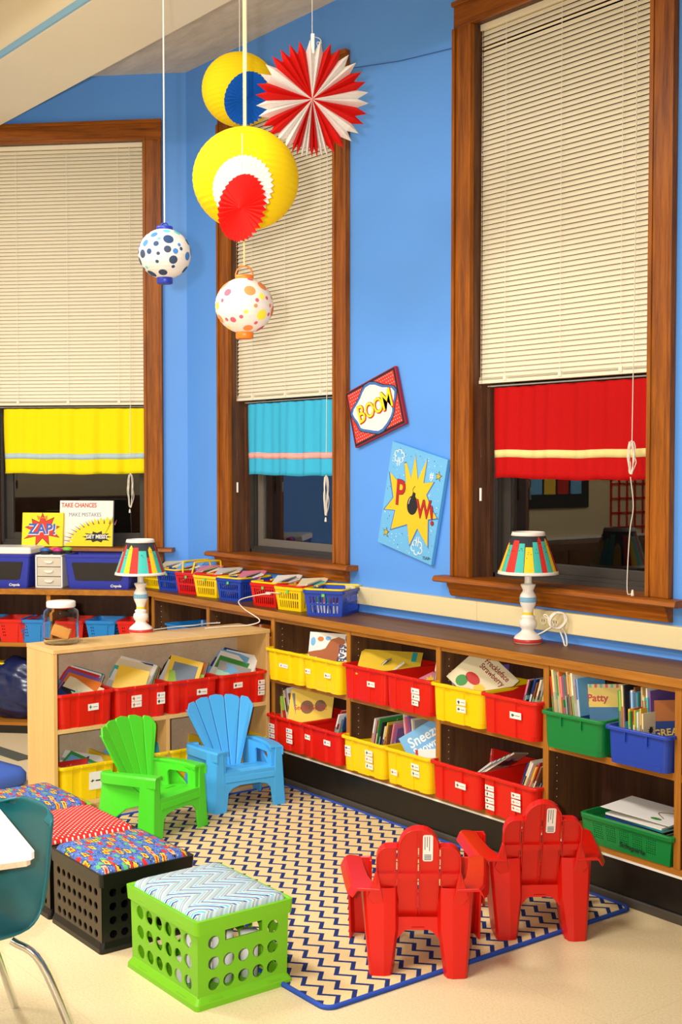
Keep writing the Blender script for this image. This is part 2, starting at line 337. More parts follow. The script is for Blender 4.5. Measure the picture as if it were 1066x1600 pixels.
def blind(mw, label, name='window_blind', knots=True, low=False):
    root = bpy.data.objects.new(name, None); C.objects.link(root); root.matrix_world = mw; tag(root, label, 'blind', 'ivory mini blinds in the tall windows')
    x0, x1 = .126, WW-.126; zt, zb = 3.70, 2.045
    MB().box(x0, x1, .03, .055, zt-.03, zt-.002).build('headrail', m_blind, root, bevel=.002)
    m_ = MB(); z = zt-.045; k = 0; th = radians(66)
    while z > zb+.028:
        dy, dz = .0125*cos(th), .0125*sin(th); zz = z
        t = .0007
        if k == 3 and low: dz = -.0125*sin(th)*.3
        p = [(.043-dy, zz-dz), (.0415, zz+.001), (.043+dy, zz+dz)]      # room edge low
        for a, b_ in ((p[0], p[1]), (p[1], p[2])):
            m_.hexa([(x0+.004, a[0]-t, a[1]), (x1-.004, a[0]-t, a[1]), (x1-.004, b_[0]-t, b_[1]), (x0+.004, b_[0]-t, b_[1])],
                    [(x0+.004, a[0]+t, a[1]), (x1-.004, a[0]+t, a[1]), (x1-.004, b_[0]+t, b_[1]), (x0+.004, b_[0]+t, b_[1])])
        z -= .0228; k += 1
    m_.build('slats', m_blind, root)
    # stacked slats and bottom rail
    m_ = MB()
    for q in range(3): m_.box(x0+.003, x1-.003, .03, .056, zb+.018+q*.0045, zb+.0205+q*.0045)
    m_.box(x0+.001, x1-.001, .029, .057, zb, zb+.016); m_.build('bottom_rail', m_blind, root, bevel=.002)
    m_ = MB()
    for f_ in (.17, .5, .83):
        x = x0+(x1-x0)*f_; m_.box(x-.0012, x+.0012, .0255, .0265, zb+.01, zt-.03); m_.box(x-.009, x+.009, .024, .058, zb+.008, zb+.03)
    m_.build('ladder_cord', m_cord, root)
    x = x0+.035
    wd = MB().tube([(x, .015, zt-.04), (x, .012, 2.7), (x, .012, 1.50)], .0035, 6); wd.build('tilt_wand', m_clear, root)
    MB().tube([(x, .012, 1.56), (x, .012, 1.50)], .006, 8).build('wand_grip', m_white, root)
    x = x1-.09
    pts = [(x, .012, zt-.03), (x, .012, 2.6), (x-.006, .01, 1.72)]
    cd_ = MB().tube(smooth_curve(pts, 4), .0022, 5)
    loop = []
    for i in range(60):
        a = i/60*2*pi*4; r = .026+.006*sin(a*.27)
        loop.append((x-.006+r*sin(a)*(.6+.2*sin(i)), .008+.004*sin(a*1.7), (1.70 if low else 1.50)+.10*cos(a)*(.6 if low else 1)+.01*sin(i*1.3)))
    cd_.tube(smooth_curve(loop, 2), .0022, 5)
    if low: cd_.tube(smooth_curve([(x-.01, .008, 1.62), (x+.004, .01, 1.5), (x-.012, .01, 1.4), (x-.014, .0, 1.25), (x+.002, -.02, 1.15), (x+.03, -.03, 1.144)], 6), .0022, 5)
    cd_.build('pull_cord', m_cord, root)
    tz = (x+.045, -.04, 1.152) if low else (x-.012, .01, 1.37)
    MB().lathe([(.002, .012), (.004, .01), (.007, -.008), (.007, -.012)], 10, tz).build('cord_tassel', m_cord, root)
    return root
blind(mW1, 'ivory mini blind in the left window above the yellow curtain'); blind(mW2, 'ivory mini blind in the middle window above the light blue curtain'); blind(mW3, 'ivory mini blind in the right window above the red curtain', low=True)

def curtain(mw, label, c_, sc, name, stripes=0):
    mm = mat(name+'_fabric', c_, .8, .15, bump=(500, .3)); m2 = mat(name+'_band', sc, .8, .15)
    if stripes:
        n = N(m2); v, xyz = n.coords(); f = n.math('FRACT', n.math('MULTIPLY', xyz[2], 130)); n.link(n.mix(n.math('GREATER_THAN', f, .5), '#d9705f', '#f3d5cf'), n.b.inputs['Base Color'])
    root = bpy.data.objects.new('cafe_curtain', None); C.objects.link(root); root.matrix_world = mw; tag(root, label, 'curtain', 'short fire coat style cafe curtains')
    x0, x1 = .185, WW-.135; nx = 90
    def yy(x, z): 
        a = (2.03-z)/.42
        return .068+(.004+.006*a)*sin(x*31+1.5*sin(x*7)+name.count('e'))+.004*sin(x*77+a)
    def zb(x): return 1.605+.003*sin(x*7)+.002*sin(x*23+1)
    zs = [2.025, 2.01, 1.95, 1.85, 1.76, 1.735, 1.70, 1.66]
    def sheet(z_list, off, nm, m_, last=None, par=root):
        m1 = MB(); rows = []
        for z in z_list:
            row = []
            for i in range(nx+1):
                x = x0+(x1-x0)*i/nx; z_ = zb(x) if z is None else z+ (zb(x)-1.605)*(2.025-z)/.42
                row.append((x+ (0.004*sin(z*9) if z else 0), yy(x, z_)-off, z_))
            rows.append(row)
        m1.loft(rows, False, False, 0, True, closed=False); o = m1.build(nm, m_, par)
        so = o.modifiers.new('thick', 'SOLIDIFY'); so.thickness = .0012; return o
    sheet(zs+[1.63, None], 0, 'curtain_panel', mm)
    sheet([1.735, 1.70], .0018, 'band', m2)
    MB().tube([(.124, .093, 2.036), (WW-.124, .093, 2.036)], .004, 8).build('curtain_rod', m_white, root)
curtain(mW1, 'yellow cafe curtain with pale blue band in the left window', '#f3e00c', '#b3cbd2', 'yellow')
curtain(mW2, 'light blue cafe curtain with pink striped band in the middle window', '#3fb6dd', '#e29a90', 'aqua', 1)
curtain(mW3, 'red cafe curtain with cream band in the right window', '#b80c0c', '#e7d98f', 'scarlet')

# raceway with outlets
root = thing('cable_raceway', 'long cream cable raceway with outlets on the blue wall', 'wall raceway', (0, YW, 0))
xs = [-5.5, -4.98, -4.2, -3.83, -3.0, -2.2, -1.2]
for a, b_ in zip(xs[:-1], xs[1:]):
    MB().box(a+.001, b_-.001, -.04, 0, .945, 1.035).build('raceway_cover', m_cream, root, bevel=.004)
op = MB().box(-3.83, -3.65, -.043, -.04, .947, 1.033).build('outlet_plate', m_creamd, root, bevel=.001)
for ox in (-3.775, -3.705):
    so = MB().prism(disc(0, 0, .019, 16), lambda u, v, d, ox=ox: (ox+u, d, .99+v), -.046, -.043).build('socket', m_cream, op)
    MB().box(ox-.008, ox-.005, -.0465, -.046, .985, .997).box(ox+.005, ox+.008, -.0465, -.046, .985, .997).build('socket_slot', m_ink, so)

# ------------------------------------------------------------ built-in cabinets
YC = 3.715; XK = CX0+.345*tan(radians(22.5)); TZ = .90
root = thing('built_in_bookcase', 'long low oak bookcase with two shelves of book bins under the right windows', 'bookcase', (0, 0, 0))
XD = [-6.07, -5.42, -4.772, -4.122, -3.474, -2.826, -2.178]; XE = -2.15
MB().box(XK-.05, XE, YC+.004, YC+.33, 0, .168).build('base_plinth', m_black, root)
MB().box(-5.4, XE, YC-.008, YC+.004, 0, .035).build('cove_moulding', m_cove, root, bevel=.003)
MB().box(XK, XE, YC-.004, YC+.33, .168, .176).build('white_strip', m_white, root)
MB().box(XK, XE, YC, YC+.33, .176, .2).build('bottom_shelf', m_cab, root, bevel=.001)
MB().box(XK, XE, YC+.325, YW-.003, .2, .868).build('back_panel', m_cabback, root)
MB().box(XK, XE, YC+.004, YC+.02, .845, .868).build('front_rail', m_cab, root)
for xd in [XK+.02]+XD:
    m_ = MB().box(xd-.014, xd+.014, YC+.004, YC+.325, .2, .868)
    for sd in (-1, 1):
        for z in [.26+.032*k for k in range(18)]: m_.prism(disc(0, 0, .0022, 6), lambda u, v, d, z=z: (d, YC+.05+u, z+v), xd+sd*.0142-.0004, xd+sd*.0142+.0004, 1)
    dv = m_.build('divider', [m_cabdk, m_white], root); MB().box(xd-.0145, xd+.0145, YC-.002, YC+.004, .2, .868).build('edge_band', m_cabz, dv)
for a, b_ in zip([XK+.02]+XD[:-1], XD): sf = MB().box(a+.014, b_-.014, YC+.007, YC+.325, .522, .548).build('shelf', m_cabtop, root); MB().box(a+.014, b_-.014, YC+.001, YC+.007, .5215, .5485).build('edge_band', m_cab, sf)
root = thing('worktop', 'continuous walnut worktop running along both bay walls above the bookcases', 'countertop', (0, 0, 0))
e = .012
def cornerpt(off): return (CX0+off*tan(radians(22.5)), CY0-off)
def Apt(s, off): p = onwallA(s, off, 0); return (p[0], p[1])
poly = [cornerpt(.003), (XE, CY0-.003), (XE, CY0-.345-e), cornerpt(.345+e), Apt(1.74, .345+e), Apt(1.74, .003)]
MB().prism(poly, XY, .868, .9).build('worktop_board', m_cabtop, root, bevel=.004, recalc=True)
f1 = [cornerpt(.345+e), (XE, CY0-.345-e), (XE, CY0-.345-e-.004), cornerpt(.349+e), Apt(1.74, .349+e), Apt(1.74, .345+e)]
MB().prism(f1, XY, .866, .9).build('edge_band', m_cab, root, bevel=.0015, recalc=True)
root = thing('built_in_bookcase', 'low oak bookcase under the left window holding small red and blue baskets', 'bookcase'); root.matrix_world = mwA
# local frame: x = -s, y = -off
f0 = -.345; xl = -1.74; xr = -.345*tan(radians(22.5))
MB().box(xl, xr-.02, f0+.004, -.003, 0, .05).build('base_plinth', m_black, root)
MB().box(xl, xr-.01, f0, -.02, .05, .07).build('bottom_shelf', m_cab, root)
MB().box(xl, xr-.01, -.02, -.003, .05, .868).build('back_panel', m_cabback, root)
for xd in (xr-.03, -.795, -1.3): MB().box(xd-.013, xd+.013, f0, -.02, .07, .868).build('divider', m_cabz, root)
for a, b_ in ((xl, -1.313), (-1.287, -.808), (-.782, xr-.043)): MB().box(a, b_, f0+.002, -.02, .54, .566).build('shelf', m_cab, root)

# ------------------------------------------------------------ birch bookcase: front faces +X
BX, BY0, BY1, BH = -5.42, 2.475, 3.694, .805; BD = .30
root = thing('bookcase', 'free-standing birch plywood bookcase with four red bins on its middle shelf', 'bookcase', (BX, (BY0+BY1)/2, 0), pi/2)
hw = (BY1-BY0)/2
MB().box(-hw, -hw+.02, 0, BD, 0, BH-.02).build('side_panel', m_birch, root, bevel=.0015)
MB().box(hw-.02, hw, 0, BD, 0, BH-.02).build('side_panel', m_birch, root, bevel=.0015)
MB().box(-hw-.002, hw+.002, -.003, BD, BH-.02, BH).build('top_panel', m_birchx, root, bevel=.002)
MB().box(-hw+.02, hw-.02, BD-.012, BD, .03, BH-.02).build('back_board', m_birchb, root)
MB().box(-hw+.02, hw-.02, .001, BD-.012, .405, .425).build('shelf', m_birchx, root, bevel=.001)
MB().box(-hw+.02, hw-.02, .001, BD-.012, .05, .07).build('shelf', m_birchx, root, bevel=.001)
MB().box(-hw+.02, hw-.02, .03, .045, 0, .05).build('kick_board', m_birchx, root)
MB().box(-.01, .01, .002, BD-.012, .07, .405).build('divider', m_birch, root)

# ------------------------------------------------------------ rug
m_rug = mat('chevron_rug', '#e9cf98', .95, .1); n = N(m_rug); v, xyz = n.coords()
t = n.math('FRACT', n.math('MULTIPLY', n.math('ADD', xyz[0], 3.605+8.9), 1/.089))
off = n.math('SUBTRACT', n.math('MULTIPLY', n.math('ABSOLUTE', n.math('SUBTRACT', t, .5)), .082), .0205)     # +.0205 at t=0, -.0205 at .5
q = n.math('FRACT', n.math('MULTIPLY', n.math('SUBTRACT', n.math('ADD', xyz[1], 6.72-2.618+.0335), off), 1/.067))
wob = n.noise(v, 260, 2); d = n.math('ADD', n.math('ABSOLUTE', n.math('SUBTRACT', q, .5)), n.math('MULTIPLY', n.math('SUBTRACT', wob, .5), .06))
thick = n.math('ADD', .135, n.math('MULTIPLY', n.math('LESS_THAN', t, .5), .025))
line = n.math('LESS_THAN', d, thick)
bg = n.ramp(n.noise(v, 420, 3, .8), [(.3, '#cdb078'), (.5, '#e8cd95'), (.75, '#f3ddb0')])
n.link(n.mix(line, bg, '#26366e'), n.b.inputs['Base Color']); n.bump(n.noise(v, 380, 2), .6, .003)
m_rugb = mat('rug_binding', '#2148a8', .8, bump=(300, .5))
RX0, RX1, RY0, RY1 = -5.3, -3.01, 2.257, 3.70
root = thing('area_rug', 'cream area rug with navy zigzag pattern and blue bound edge', 'rug', ((RX0+RX1)/2, (RY0+RY1)/2, 0))
def rrect(x0, x1, y0, y1, r, k=6):
    out = []
    for cx, cy, a0 in ((x1-r, y1-r, 0), (x0+r, y1-r, 90), (x0+r, y0+r, 180), (x1-r, y0+r, 270)):
        for i in range(k+1): a = radians(a0+90*i/k); out.append((cx+r*cos(a), cy+r*sin(a)))
    return out
ox, oy = (RX0+RX1)/2, (RY0+RY1)/2
pile = MB().prism(rrect(RX0+.01, RX1-.01, RY0+.01, RY1-.01, .03), lambda u, v, d: (u-ox, v-oy, d), 0, .008).build('rug_pile', m_rug, root)
# the rug's pattern is in room coordinates
mp = m_rug.node_tree
for nd in mp.nodes:
    if nd.type == 'TEX_COORD':
        for l in list(nd.outputs['Object'].links):
            dst = l.to_socket; mpn = mp.nodes.new('ShaderNodeMapping'); mpn.inputs['Location'].default_value = (ox, oy, 0); mp.links.new(nd.outputs['Object'], mpn.inputs[0]); mp.links.new(mpn.outputs[0], dst)
bd = rrect(RX0+.007, RX1-.007, RY0+.007, RY1-.007, .035, 6); bd.append(bd[0])
MB().tube([(x-ox, y-oy, .0065) for x, y in bd], .0085, 8, caps=False).build('bound_edge', m_rugb, root)

# ------------------------------------------------------------ bins
def perim(w_, d_, r, groove):     # outline of a tote seen from above, front at -y; list of (x,y)
    pts = []
    hw_, hd = w_/2, d_/2
    fr = [-hw_+r]
    if groove:
        for gx in (-.062, .062):
            fr += [gx-.022, gx-.018, gx+.018, gx+.022]
    fr += [hw_-r]
    yv = lambda i: -hd + (groove if groove and (i % 4) in (2, 3) and 0 < i < 9 else 0)
    for i, x in enumerate(fr): pts.append((x, yv(i)))
    for cx, cy, a0 in ((hw_-r, -hd+r, 270), (hw_-r, hd-r, 0), (-hw_+r, hd-r, 90), (-hw_+r, -hd+r, 180)):
        for k in range(1, 5 if cx < 0 and cy < 0 else 6) if not (cx > 0 and cy < 0) else range(1, 6):
            a = radians(a0+90*k/5); pts.append((cx+r*cos(a), cy+r*sin(a)))
    return pts
def tote_mesh(W, D, H, taper=.88, groove=.009, lip=.009, wavy=True):
    m_ = MB(); t = .004
    def ring(z, sc, ins=0, gv=groove, dip=0):
        P = perim(W*sc-2*ins, D*(1-(1-sc)*.5)-2*ins, .028 if gv or dip else .03, gv); out = []
        for x, y in P:
            zz = z
            if dip and y < 0: zz = z-dip*max(0, 1-abs(x)/(W*.2))**.5 if abs(x) < W*.2 else z
            out.append((x, y, zz))
        return out
    k = 1e-5 if not groove else groove
    rr = [ring(0, taper, 0, k), ring(.018, taper+.012, 0, k), ring(.02, taper+.018, 0, k), ring(H-.03, .975, 0, k), ring(H-.014, .98, 0, k*.5), ring(H-.014, 1.0, -lip, k*.3), ring(H-.003, 1.0, -lip, k*.3), ring(H, 1.0, -lip+.003, k*.3),
          ring(H, .98, .001, k*.3), ring(H-.03, .975, t, k*.7), ring(.006, taper, t+.002, k)]
    m_.loft(rr, True, True, 0, False); return m_
LAB = []
COL = {'red': m_redp, 'yellow': m_yelp, 'green': m_greenp, 'blue': m_bluep}
m_lab = mat('label_paper', '#f3efe4', .5); m_labp = [mat('label_art_%d' % i, c_, .6) for i, c_ in enumerate(('#2f5c46', '#7a4a2c', '#3b6fa8', '#333333', '#b56a2a'))]
TOTE = {}
def tote(col, label, mw, H=.165, W=.315, D=.37, labels=(), group=None, smooth_=False):
    key = (col, H, W, D)
    if key not in TOTE: TOTE[key] = tote_mesh(W, D, H, .93 if not smooth_ else .93, 0 if smooth_ else .009, .009).mesh('book_bin', COL[col])
    me = TOTE[key]; root = bpy.data.objects.new('book_bin', None); C.objects.link(root); root.matrix_world = mw; tag(root, label, 'bin', group)
    o = bpy.data.objects.new('bin_body', me); C.objects.link(o); o.parent = root
    bv = o.modifiers.new('bevel', 'BEVEL'); bv.width = .0015; bv.segments = 2; bv.limit_method = 'ANGLE'
    if smooth_:
        for sx in (-.05, .05): MB().box(sx-.003, sx+.003, -D/2-.006, -D/2+.012, H-.05, H-.012).build('rim_rib', COL[col], root)
    for lx, lz, lw, lh in labels:
        sc = .93+.045*lz/(H-.03); fy = -(D*(1-(1-sc)*.5))/2-.0008
        if not smooth_ and .044 > abs(abs(lx)-.062)*1.0 and abs(abs(lx)-.062) < .02: fy += .0
        tilt = math.atan2(D*.5*.045*.5, H-.03)
        lm = MB().box(-lw/2, lw/2, -lh/2, lh/2, 0, .001).build('name_label', m_lab, root, mw=frame((lx, fy-.002, lz), (1, 0, random.uniform(-.03, .03)), (0, -tan(tilt), 1)))
        a = MB(); flat(a, star(5, .3, .42, -lw*.27, 0, 1, 1, .4) if 0 else [(x_*1, y_) for x_, y_ in star(4, min(lh, .028)*.18, min(lh, .028)*.34, -lw*.26, 0, 1, 1, .4)], .001, .0014)
        a.box(-lw*.02, lw*.38, -lh*.05, lh*.03, .001, .0013)
        a.build('label_drawing', random.choice(m_labp), lm)
    return root, (W, D, H)

# ------------------------------------------------------------ books
PAL = {'teal': '#1f8a8c', 'orange': '#d9742a', 'white': '#ece8df', 'dark blue': '#1d3a78', 'light blue': '#6fb0dd', 'green': '#3f9444', 'yellow': '#ecc53a', 'red': '#c42b26', 'purple': '#77569c', 'brown': '#87532f',
       'black': '#25242a', 'pink': '#dd7f95', 'cream': '#e5d7ae', 'grey': '#9a9a98', 'lime green': '#9cc245', 'turquoise': '#35b4b0', 'tan': '#c8a878', 'mint': '#a8d8b8', 'gold': '#d8a83a', 'ivory': '#f0e8d0', 'maroon': '#7c2430', 'pale grey': '#c9c9c6'}
PM = {k: mat('cover_'+k.replace(' ', '_'), c_, .4) for k, c_ in PAL.items()}
BOOKS = {}
def book(bw, bh, bt, mw, col, label, cols2=None, group=None, plain=False, key=None):
    # local: x width (spine at x=0 side -bw/2), y height, z thickness (front cover +z)
    root = MB(); c_ = .0012 if bt > .004 else .0006
    cols2 = cols2 or random.sample([k for k in PAL if k != col], 2)
    root.box(-bw/2, bw/2, -bh/2, bh/2, bt/2-c_, bt/2).box(-bw/2, bw/2, -bh/2, bh/2, -bt/2, -bt/2+c_).box(-bw/2, -bw/2+c_, -bh/2, bh/2, -bt/2+c_, bt/2-c_)
    if not plain:
        y0 = random.uniform(-.4, .2)*bh; root.box(-bw*.5-.0002, bw*.5, y0, y0+bh*random.uniform(.08, .28), bt/2, bt/2+.0004, 1)
        for sz in (1, -1):
            m2 = MB(); flat(m2, star(random.choice((5, 7, 9)), bw*.12, bw*.24, random.uniform(-.15, .15)*bw, random.uniform(0, .3)*bh, 1, 1, .2), 0, .0006)
            root.add([(x, y, sz*(bt/2+z)) for x, y, z in m2.v], m2.f if sz > 0 else [f[::-1] for f in m2.f], 2)
        root.box(-bw/2-.0003, -bw/2, -bh*.3, bh*.2, -bt/2+c_, bt/2-c_, 2)
        root.box(-bw*.5, bw*.5, y0, y0+bh*.2, -bt/2-.0004, -bt/2, 1)
    o = root.build('picture_book', [PM[col], PM[cols2[0]], PM[cols2[1]]]); o.matrix_world = mw; tag(o, label, 'book', group)
    MB().box(-bw/2+c_, bw/2-.002, -bh/2+.002, bh/2-.002, -bt/2+c_, bt/2-c_).build('pages', m_page, o)
    return o
def fit(M, bw, bh, bt, dims, z0=.012):
    W, D, H = dims
    cs = [M @ Vector((sx*bw/2, sy*bh/2, sz*bt/2)) for sx in (-1, 1) for sy in (-1, 1) for sz in (-1, 1)]
    dz = max(0, z0-min(c.z for c in cs)); low = [c for c in cs if c.z+dz < H] or cs
    lx = W/2*.93-.012; ly = D/2*.95-.012
    dx = max(0, -lx-min(c.x for c in low))-max(0, max(c.x for c in low)-lx); dy = max(0, -ly-min(c.y for c in low))-max(0, max(c.y for c in low)-ly)
    return Matrix.Translation((dx, dy, dz)) @ M
def stand_books(bin_, where, n_, x0, x1, lean, hh=(.2, .25), dd=(.14, .19), tt=(.004, .009), yoff=0, cols=None, group=None, z0=.009, yaw=0, jit=3, cover_side=1, hs=1.2):
    """a row of n_ books standing in the bin, lean in degrees (+ = tops toward local +x)"""
    mwb, (W, D, H) = bin_[0].matrix_world.copy() if False else bin_[2], bin_[1]
    x = x0; made = []
    step = (x1-x0)/n_
    for i in range(n_):
        t = min(random.uniform(*tt), step*cos(radians(lean))*.93); h = random.uniform(*hh)*hs; d = random.uniform(*dd)
        th = radians(lean); bx = x0+step*(i+.5)
        up = Vector((sin(th), 0, cos(th))); nrm = Vector((cos(th), 0, -sin(th)))
        wd = Vector((0, 1, 0))        # width axis into the shelf
        base = Vector((bx, yoff+random.uniform(-.008, .008), z0+abs(sin(th))*t/2+random.uniform(0, .004)))
        ctr = base+up*(h/2)
        if cover_side > 0: M_ = Matrix((wd, up, nrm)).transposed()     # spine toward the viewer (-y) = local -x
        else: M_ = Matrix((wd, up, nrm)).transposed()
        M_ = M_.to_4x4(); M_.translation = ctr
        made.append((M_, d, h, t))
    counts = {}
    cs = [(cols[i % len(cols)] if cols else random.choice(list(PAL))) for i in range(n_)]
    for c_ in cs: counts[c_] = counts.get(c_, 0)+1
    for (M_, d, h, t), c_ in zip(made, cs):
        if counts[c_] == 1: lb = '%s covered picture book standing in the %s' % (c_, where); g = None
        else: lb = 'one of the %s picture books standing in the %s' % (c_, where); g = '%s picture books in the %s' % (c_, where)
        book(d, h, t, mwb @ M_, c_, lb, group=g)
def B(col, where, mw, **k):
    r, dims = tote(col, k.pop('label'), mw, **k); return (r, dims, mw)
def binmw(x, y, z, rz=0): return Matrix.Translation((x, y, z)) @ Matrix.Rotation(rz, 4, 'Z')
ZS, ZL = .5485, .2005
YB = 3.855        # bin centre, cabinet B
# standing book with an explicit facing: centre, normal (cover direction), roll in plane
def facing(ctr, nrm, roll=0):
    nrm = Vector(nrm).normalized(); up = Vector((0, 0, 1)); x = up.cross(nrm).normalized(); y = nrm.cross(x)
    r = radians(roll); x2 = x*cos(r)+y*sin(r); y2 = -x*sin(r)+y*cos(r)
    m_ = Matrix((x2, y2, nrm)).transposed().to_4x4(); m_.translation = ctr; return m_
L1, L2 = (.028, .075, .05, .022), (.028, .05, .05, .022)
def lab3(x, z=.105, n_=3): return [(x, z-.027*i, .052, .022) for i in range(n_)]
# bay 1
b = B('yellow', '', binmw(-5.262, YB, ZS, .02), label='yellow bin on the upper shelf beside the birch bookcase, nothing inside', labels=[(-.002, .085, .075, .02)])
b = B('yellow', '', binmw(-4.942, YB, ZS, -.01), label='yellow bin on the upper shelf holding the dinosaur search book', labels=[(-.105, .085, .045, .025), (.06, .085, .05, .025)])
bk = book(.262, .235, .007, facing((-4.972, 3.768, ZS+.158), (.50, -.84, .20), -1), 'white', 'dinosaur search book with brown dinosaur on its white cover, in the yellow bin', plain=True)
a = MB(); flat(a, [(-.06, -.10), (-.07, .02), (.03, .02), (.05, -.10)], .0035, .0042); a.build('dark_window_picture', mat('leaf_green_art', '#2c4a22', .5), bk)
a = MB(); flat(a, [(x_-.035, y_) for x_, y_ in [(-.10, .015), (-.085, -.01), (-.05, -.005), (-.02, -.05), (-.01, -.10), (.05, -.10), (.06, -.02), (.075, .05), (.10, .075), (.095, .09), (.06, .10), (.02, .085), (-.005, .04), (-.03, .03), (-.06, .025)]], .0042, .005); a.build('dinosaur_picture', mat('dinosaur_brown', '#a4582a', .5), bk)
a = MB(); flat(a, disc(-.11, .07, .014, 10, 1, 1.6), .0035, .0042); flat(a, disc(-.07, .085, .013, 10, 1.3, 1), .0035, .0042, 1); flat(a, disc(-.03, .09, .012, 10, 1.3, .9), .0035, .0042, 0); a.build('small_pictures', [PM['light blue'], PM['orange']], bk)
text('title', 'DINO', .075, mat('title_navy', '#222a60', .5), bk, frame((.088, .02, .0054), (0, -1, 0), (1, 0, 0)), width=.95, bold=.001)
text('title', 'SEARCH', .045, MATS['title_navy'], bk, frame((.048, -.01, .0054), (0, -1, 0), (1, 0, 0)), width=.9, bold=.0006)
for k in range(3): book(.235, .228, .008, facing((-4.972-.003*(k+1), 3.768+.010*(k+1), ZS+.160-.002*k), (.50, -.84, .20), -1), 'white' if k != 1 else 'cream', 'white picture book tucked behind the dinosaur search book, %s' % ('directly behind it', 'second behind it', 'backmost')[k], plain=True)
b = B('red', '', binmw(-5.255, YB, ZL, .0), label='red bin packed with books on the lower shelf beside the birch bookcase', labels=lab3(-.115)+lab3(.045))
stand_books(b, 'red bin holding the yellow seeds book', 9, -.12, .02, -14, (.22, .25), (.16, .2), (.006, .012), cols=['green', 'lime green', 'cream', 'orange', 'light blue', 'white', 'brown', 'yellow', 'grey'])
bk = book(.23, .235, .009, binmw(-5.255, YB, ZL) @ facing((.03, -.04, .175), (.62, -.72, .25), -4), 'yellow', 'yellow book titled Seeds Seeds Seeds in the lower red bin', plain=True)
MB().box(-.1, .1, -.117, -.06, .0045, .005).build('blue_band', PM['light blue'], bk)
a = MB(); flat(a, disc(-.02, .03, .035, 14), .0045, .005); flat(a, disc(.05, .045, .03, 14), .0045, .005); a.build('seed_picture', mat('seed_brown', '#7d5229', .5), bk)
text('title', 'Seeds! Seeds!', .038, mat('title_red', '#c3201d', .5), bk, frame((0, .03, .0062), (1, .12, 0), (-.12, 1, 0)), width=.85)
b = B('red', '', binmw(-4.945, YB, ZL, -.01), label='red bin on the lower shelf with books leaning right, below the dinosaur book', labels=[(-.105, .1, .045, .025), (.06, .1, .055, .026)])
stand_books(b, 'lower red bin left of the yellow bins', 8, -.06, .08, 20, (.17, .21), (.15, .19), (.005, .012), cols=['red', 'white', 'grey', 'light blue', 'dark blue', 'green', 'teal', 'pink'])
# bay 2
b = B('red', '', binmw(-4.605, YB, ZS, .02), label='red bin with a flat yellow folder on the upper shelf, second bay', labels=[(.055, .09, .055, .025)])
bk = book(.30, .19, .004, binmw(-4.605, YB, ZS) @ facing((.0, -.02, .165), (.35, -.35, .85), -4), 'yellow', 'mustard yellow folder with a blue sticker lying across the red bin', plain=True)
MB().box(.1, .125, .02, .09, .002, .0026).build('sticker', PM['turquoise'], bk)
book(.16, .2, .008, binmw(-4.605, YB, ZS) @ facing((-.09, .0, .115), (-.7, -.3, .8), 0), 'dark blue', 'dark blue book poking out left of the yellow folder', plain=True)
book(.15, .18, .006, binmw(-4.605, YB, ZS) @ facing((-.02, -.02, .118), (-.4, -.5, .9), 10), 'white', 'white booklet under the front of the yellow folder')
b = B('red', '', binmw(-4.285, YB, ZS, -.01), label='red bin with few white books at its right end on the upper shelf', labels=[(.06, .105, .055, .025), (.062, .077, .055, .025), (.057, .05, .045, .022)])
stand_books(b, 'red bin beside the freckled strawberry book', 3, .04, .075, 12, (.19, .22), (.15, .19), (.005, .009), cols=['white', 'light blue', 'teal'])
book(.12, .16, .006, binmw(-4.285, YB, ZS) @ facing((.02, -.04, .1), (.5, -.3, .8), 30), 'pink', 'pink paperback lying low in the upper red bin')
b = B('yellow', '', binmw(-4.61, YB, ZL, .0), label='yellow bin with three labels on the lower shelf, left of the snowman book', labels=[(-.11, .105, .045, .025), (-.11, .078, .045, .025), (.05, .11, .055, .026), (.05, .08, .055, .026), (.052, .048, .055, .026)])
stand_books(b, 'lower yellow bin left of the snowman book', 10, -.08, .09, 13, (.18, .21), (.15, .19), (.005, .012), cols=['white', 'red', 'green', 'black', 'cream', 'yellow', 'brown', 'grey', 'pink', 'purple'])
b = B('yellow', '', binmw(-4.285, YB, ZL, -.01), label='yellow bin on the lower shelf holding the blue snowman book', labels=[(-.09, .055, .045, .026), (.06, .11, .055, .026), (.062, .078, .055, .026)])
stand_books(b, 'yellow bin behind the snowman book', 6, -.10, -.02, -8, (.22, .25), (.16, .2), (.006, .011), cols=['white', 'pink', 'red', 'purple', 'cream', 'grey'])
bk = book(.24, .21, .006, binmw(-4.285, YB, ZL) @ facing((.02, -.05, .18), (.55, -.72, .32), 33), 'light blue', 'light blue book titled Sneezy the Snowman tilted in the yellow bin', plain=True)
text('title', 'Sneezy', .068, m_paper, bk, frame((-.01, .055, .0032), (1, 0, 0), (0, 1, 0)), bold=.0012, width=.85)
text('title', 'the', .024, m_paper, bk, frame((.098, .085, .0032), (1, 0, 0), (0, 1, 0)))
text('title', 'Snowman', .052, m_paper, bk, frame((.0, .008, .0032), (1, 0, 0), (0, 1, 0)), bold=.0008, width=.85)
bk = book(.16, .12, .006, binmw(-4.285, YB, ZL) @ facing((.075, -.09, .12), (.5, -.8, .2), 8), 'white', 'white book with red spine in front of the snowman book', plain=True)
MB().box(-.08, -.068, -.06, .06, .003, .0034).build('red_band', PM['red'], bk)
a = MB(); flat(a, [(-.01, -.04), (-.005, .0), (.02, -.02), (.04, -.01), (.05, .02), (.06, -.03), (.03, -.05)], .003, .0036); a.build('blue_shape', PM['teal'], bk)
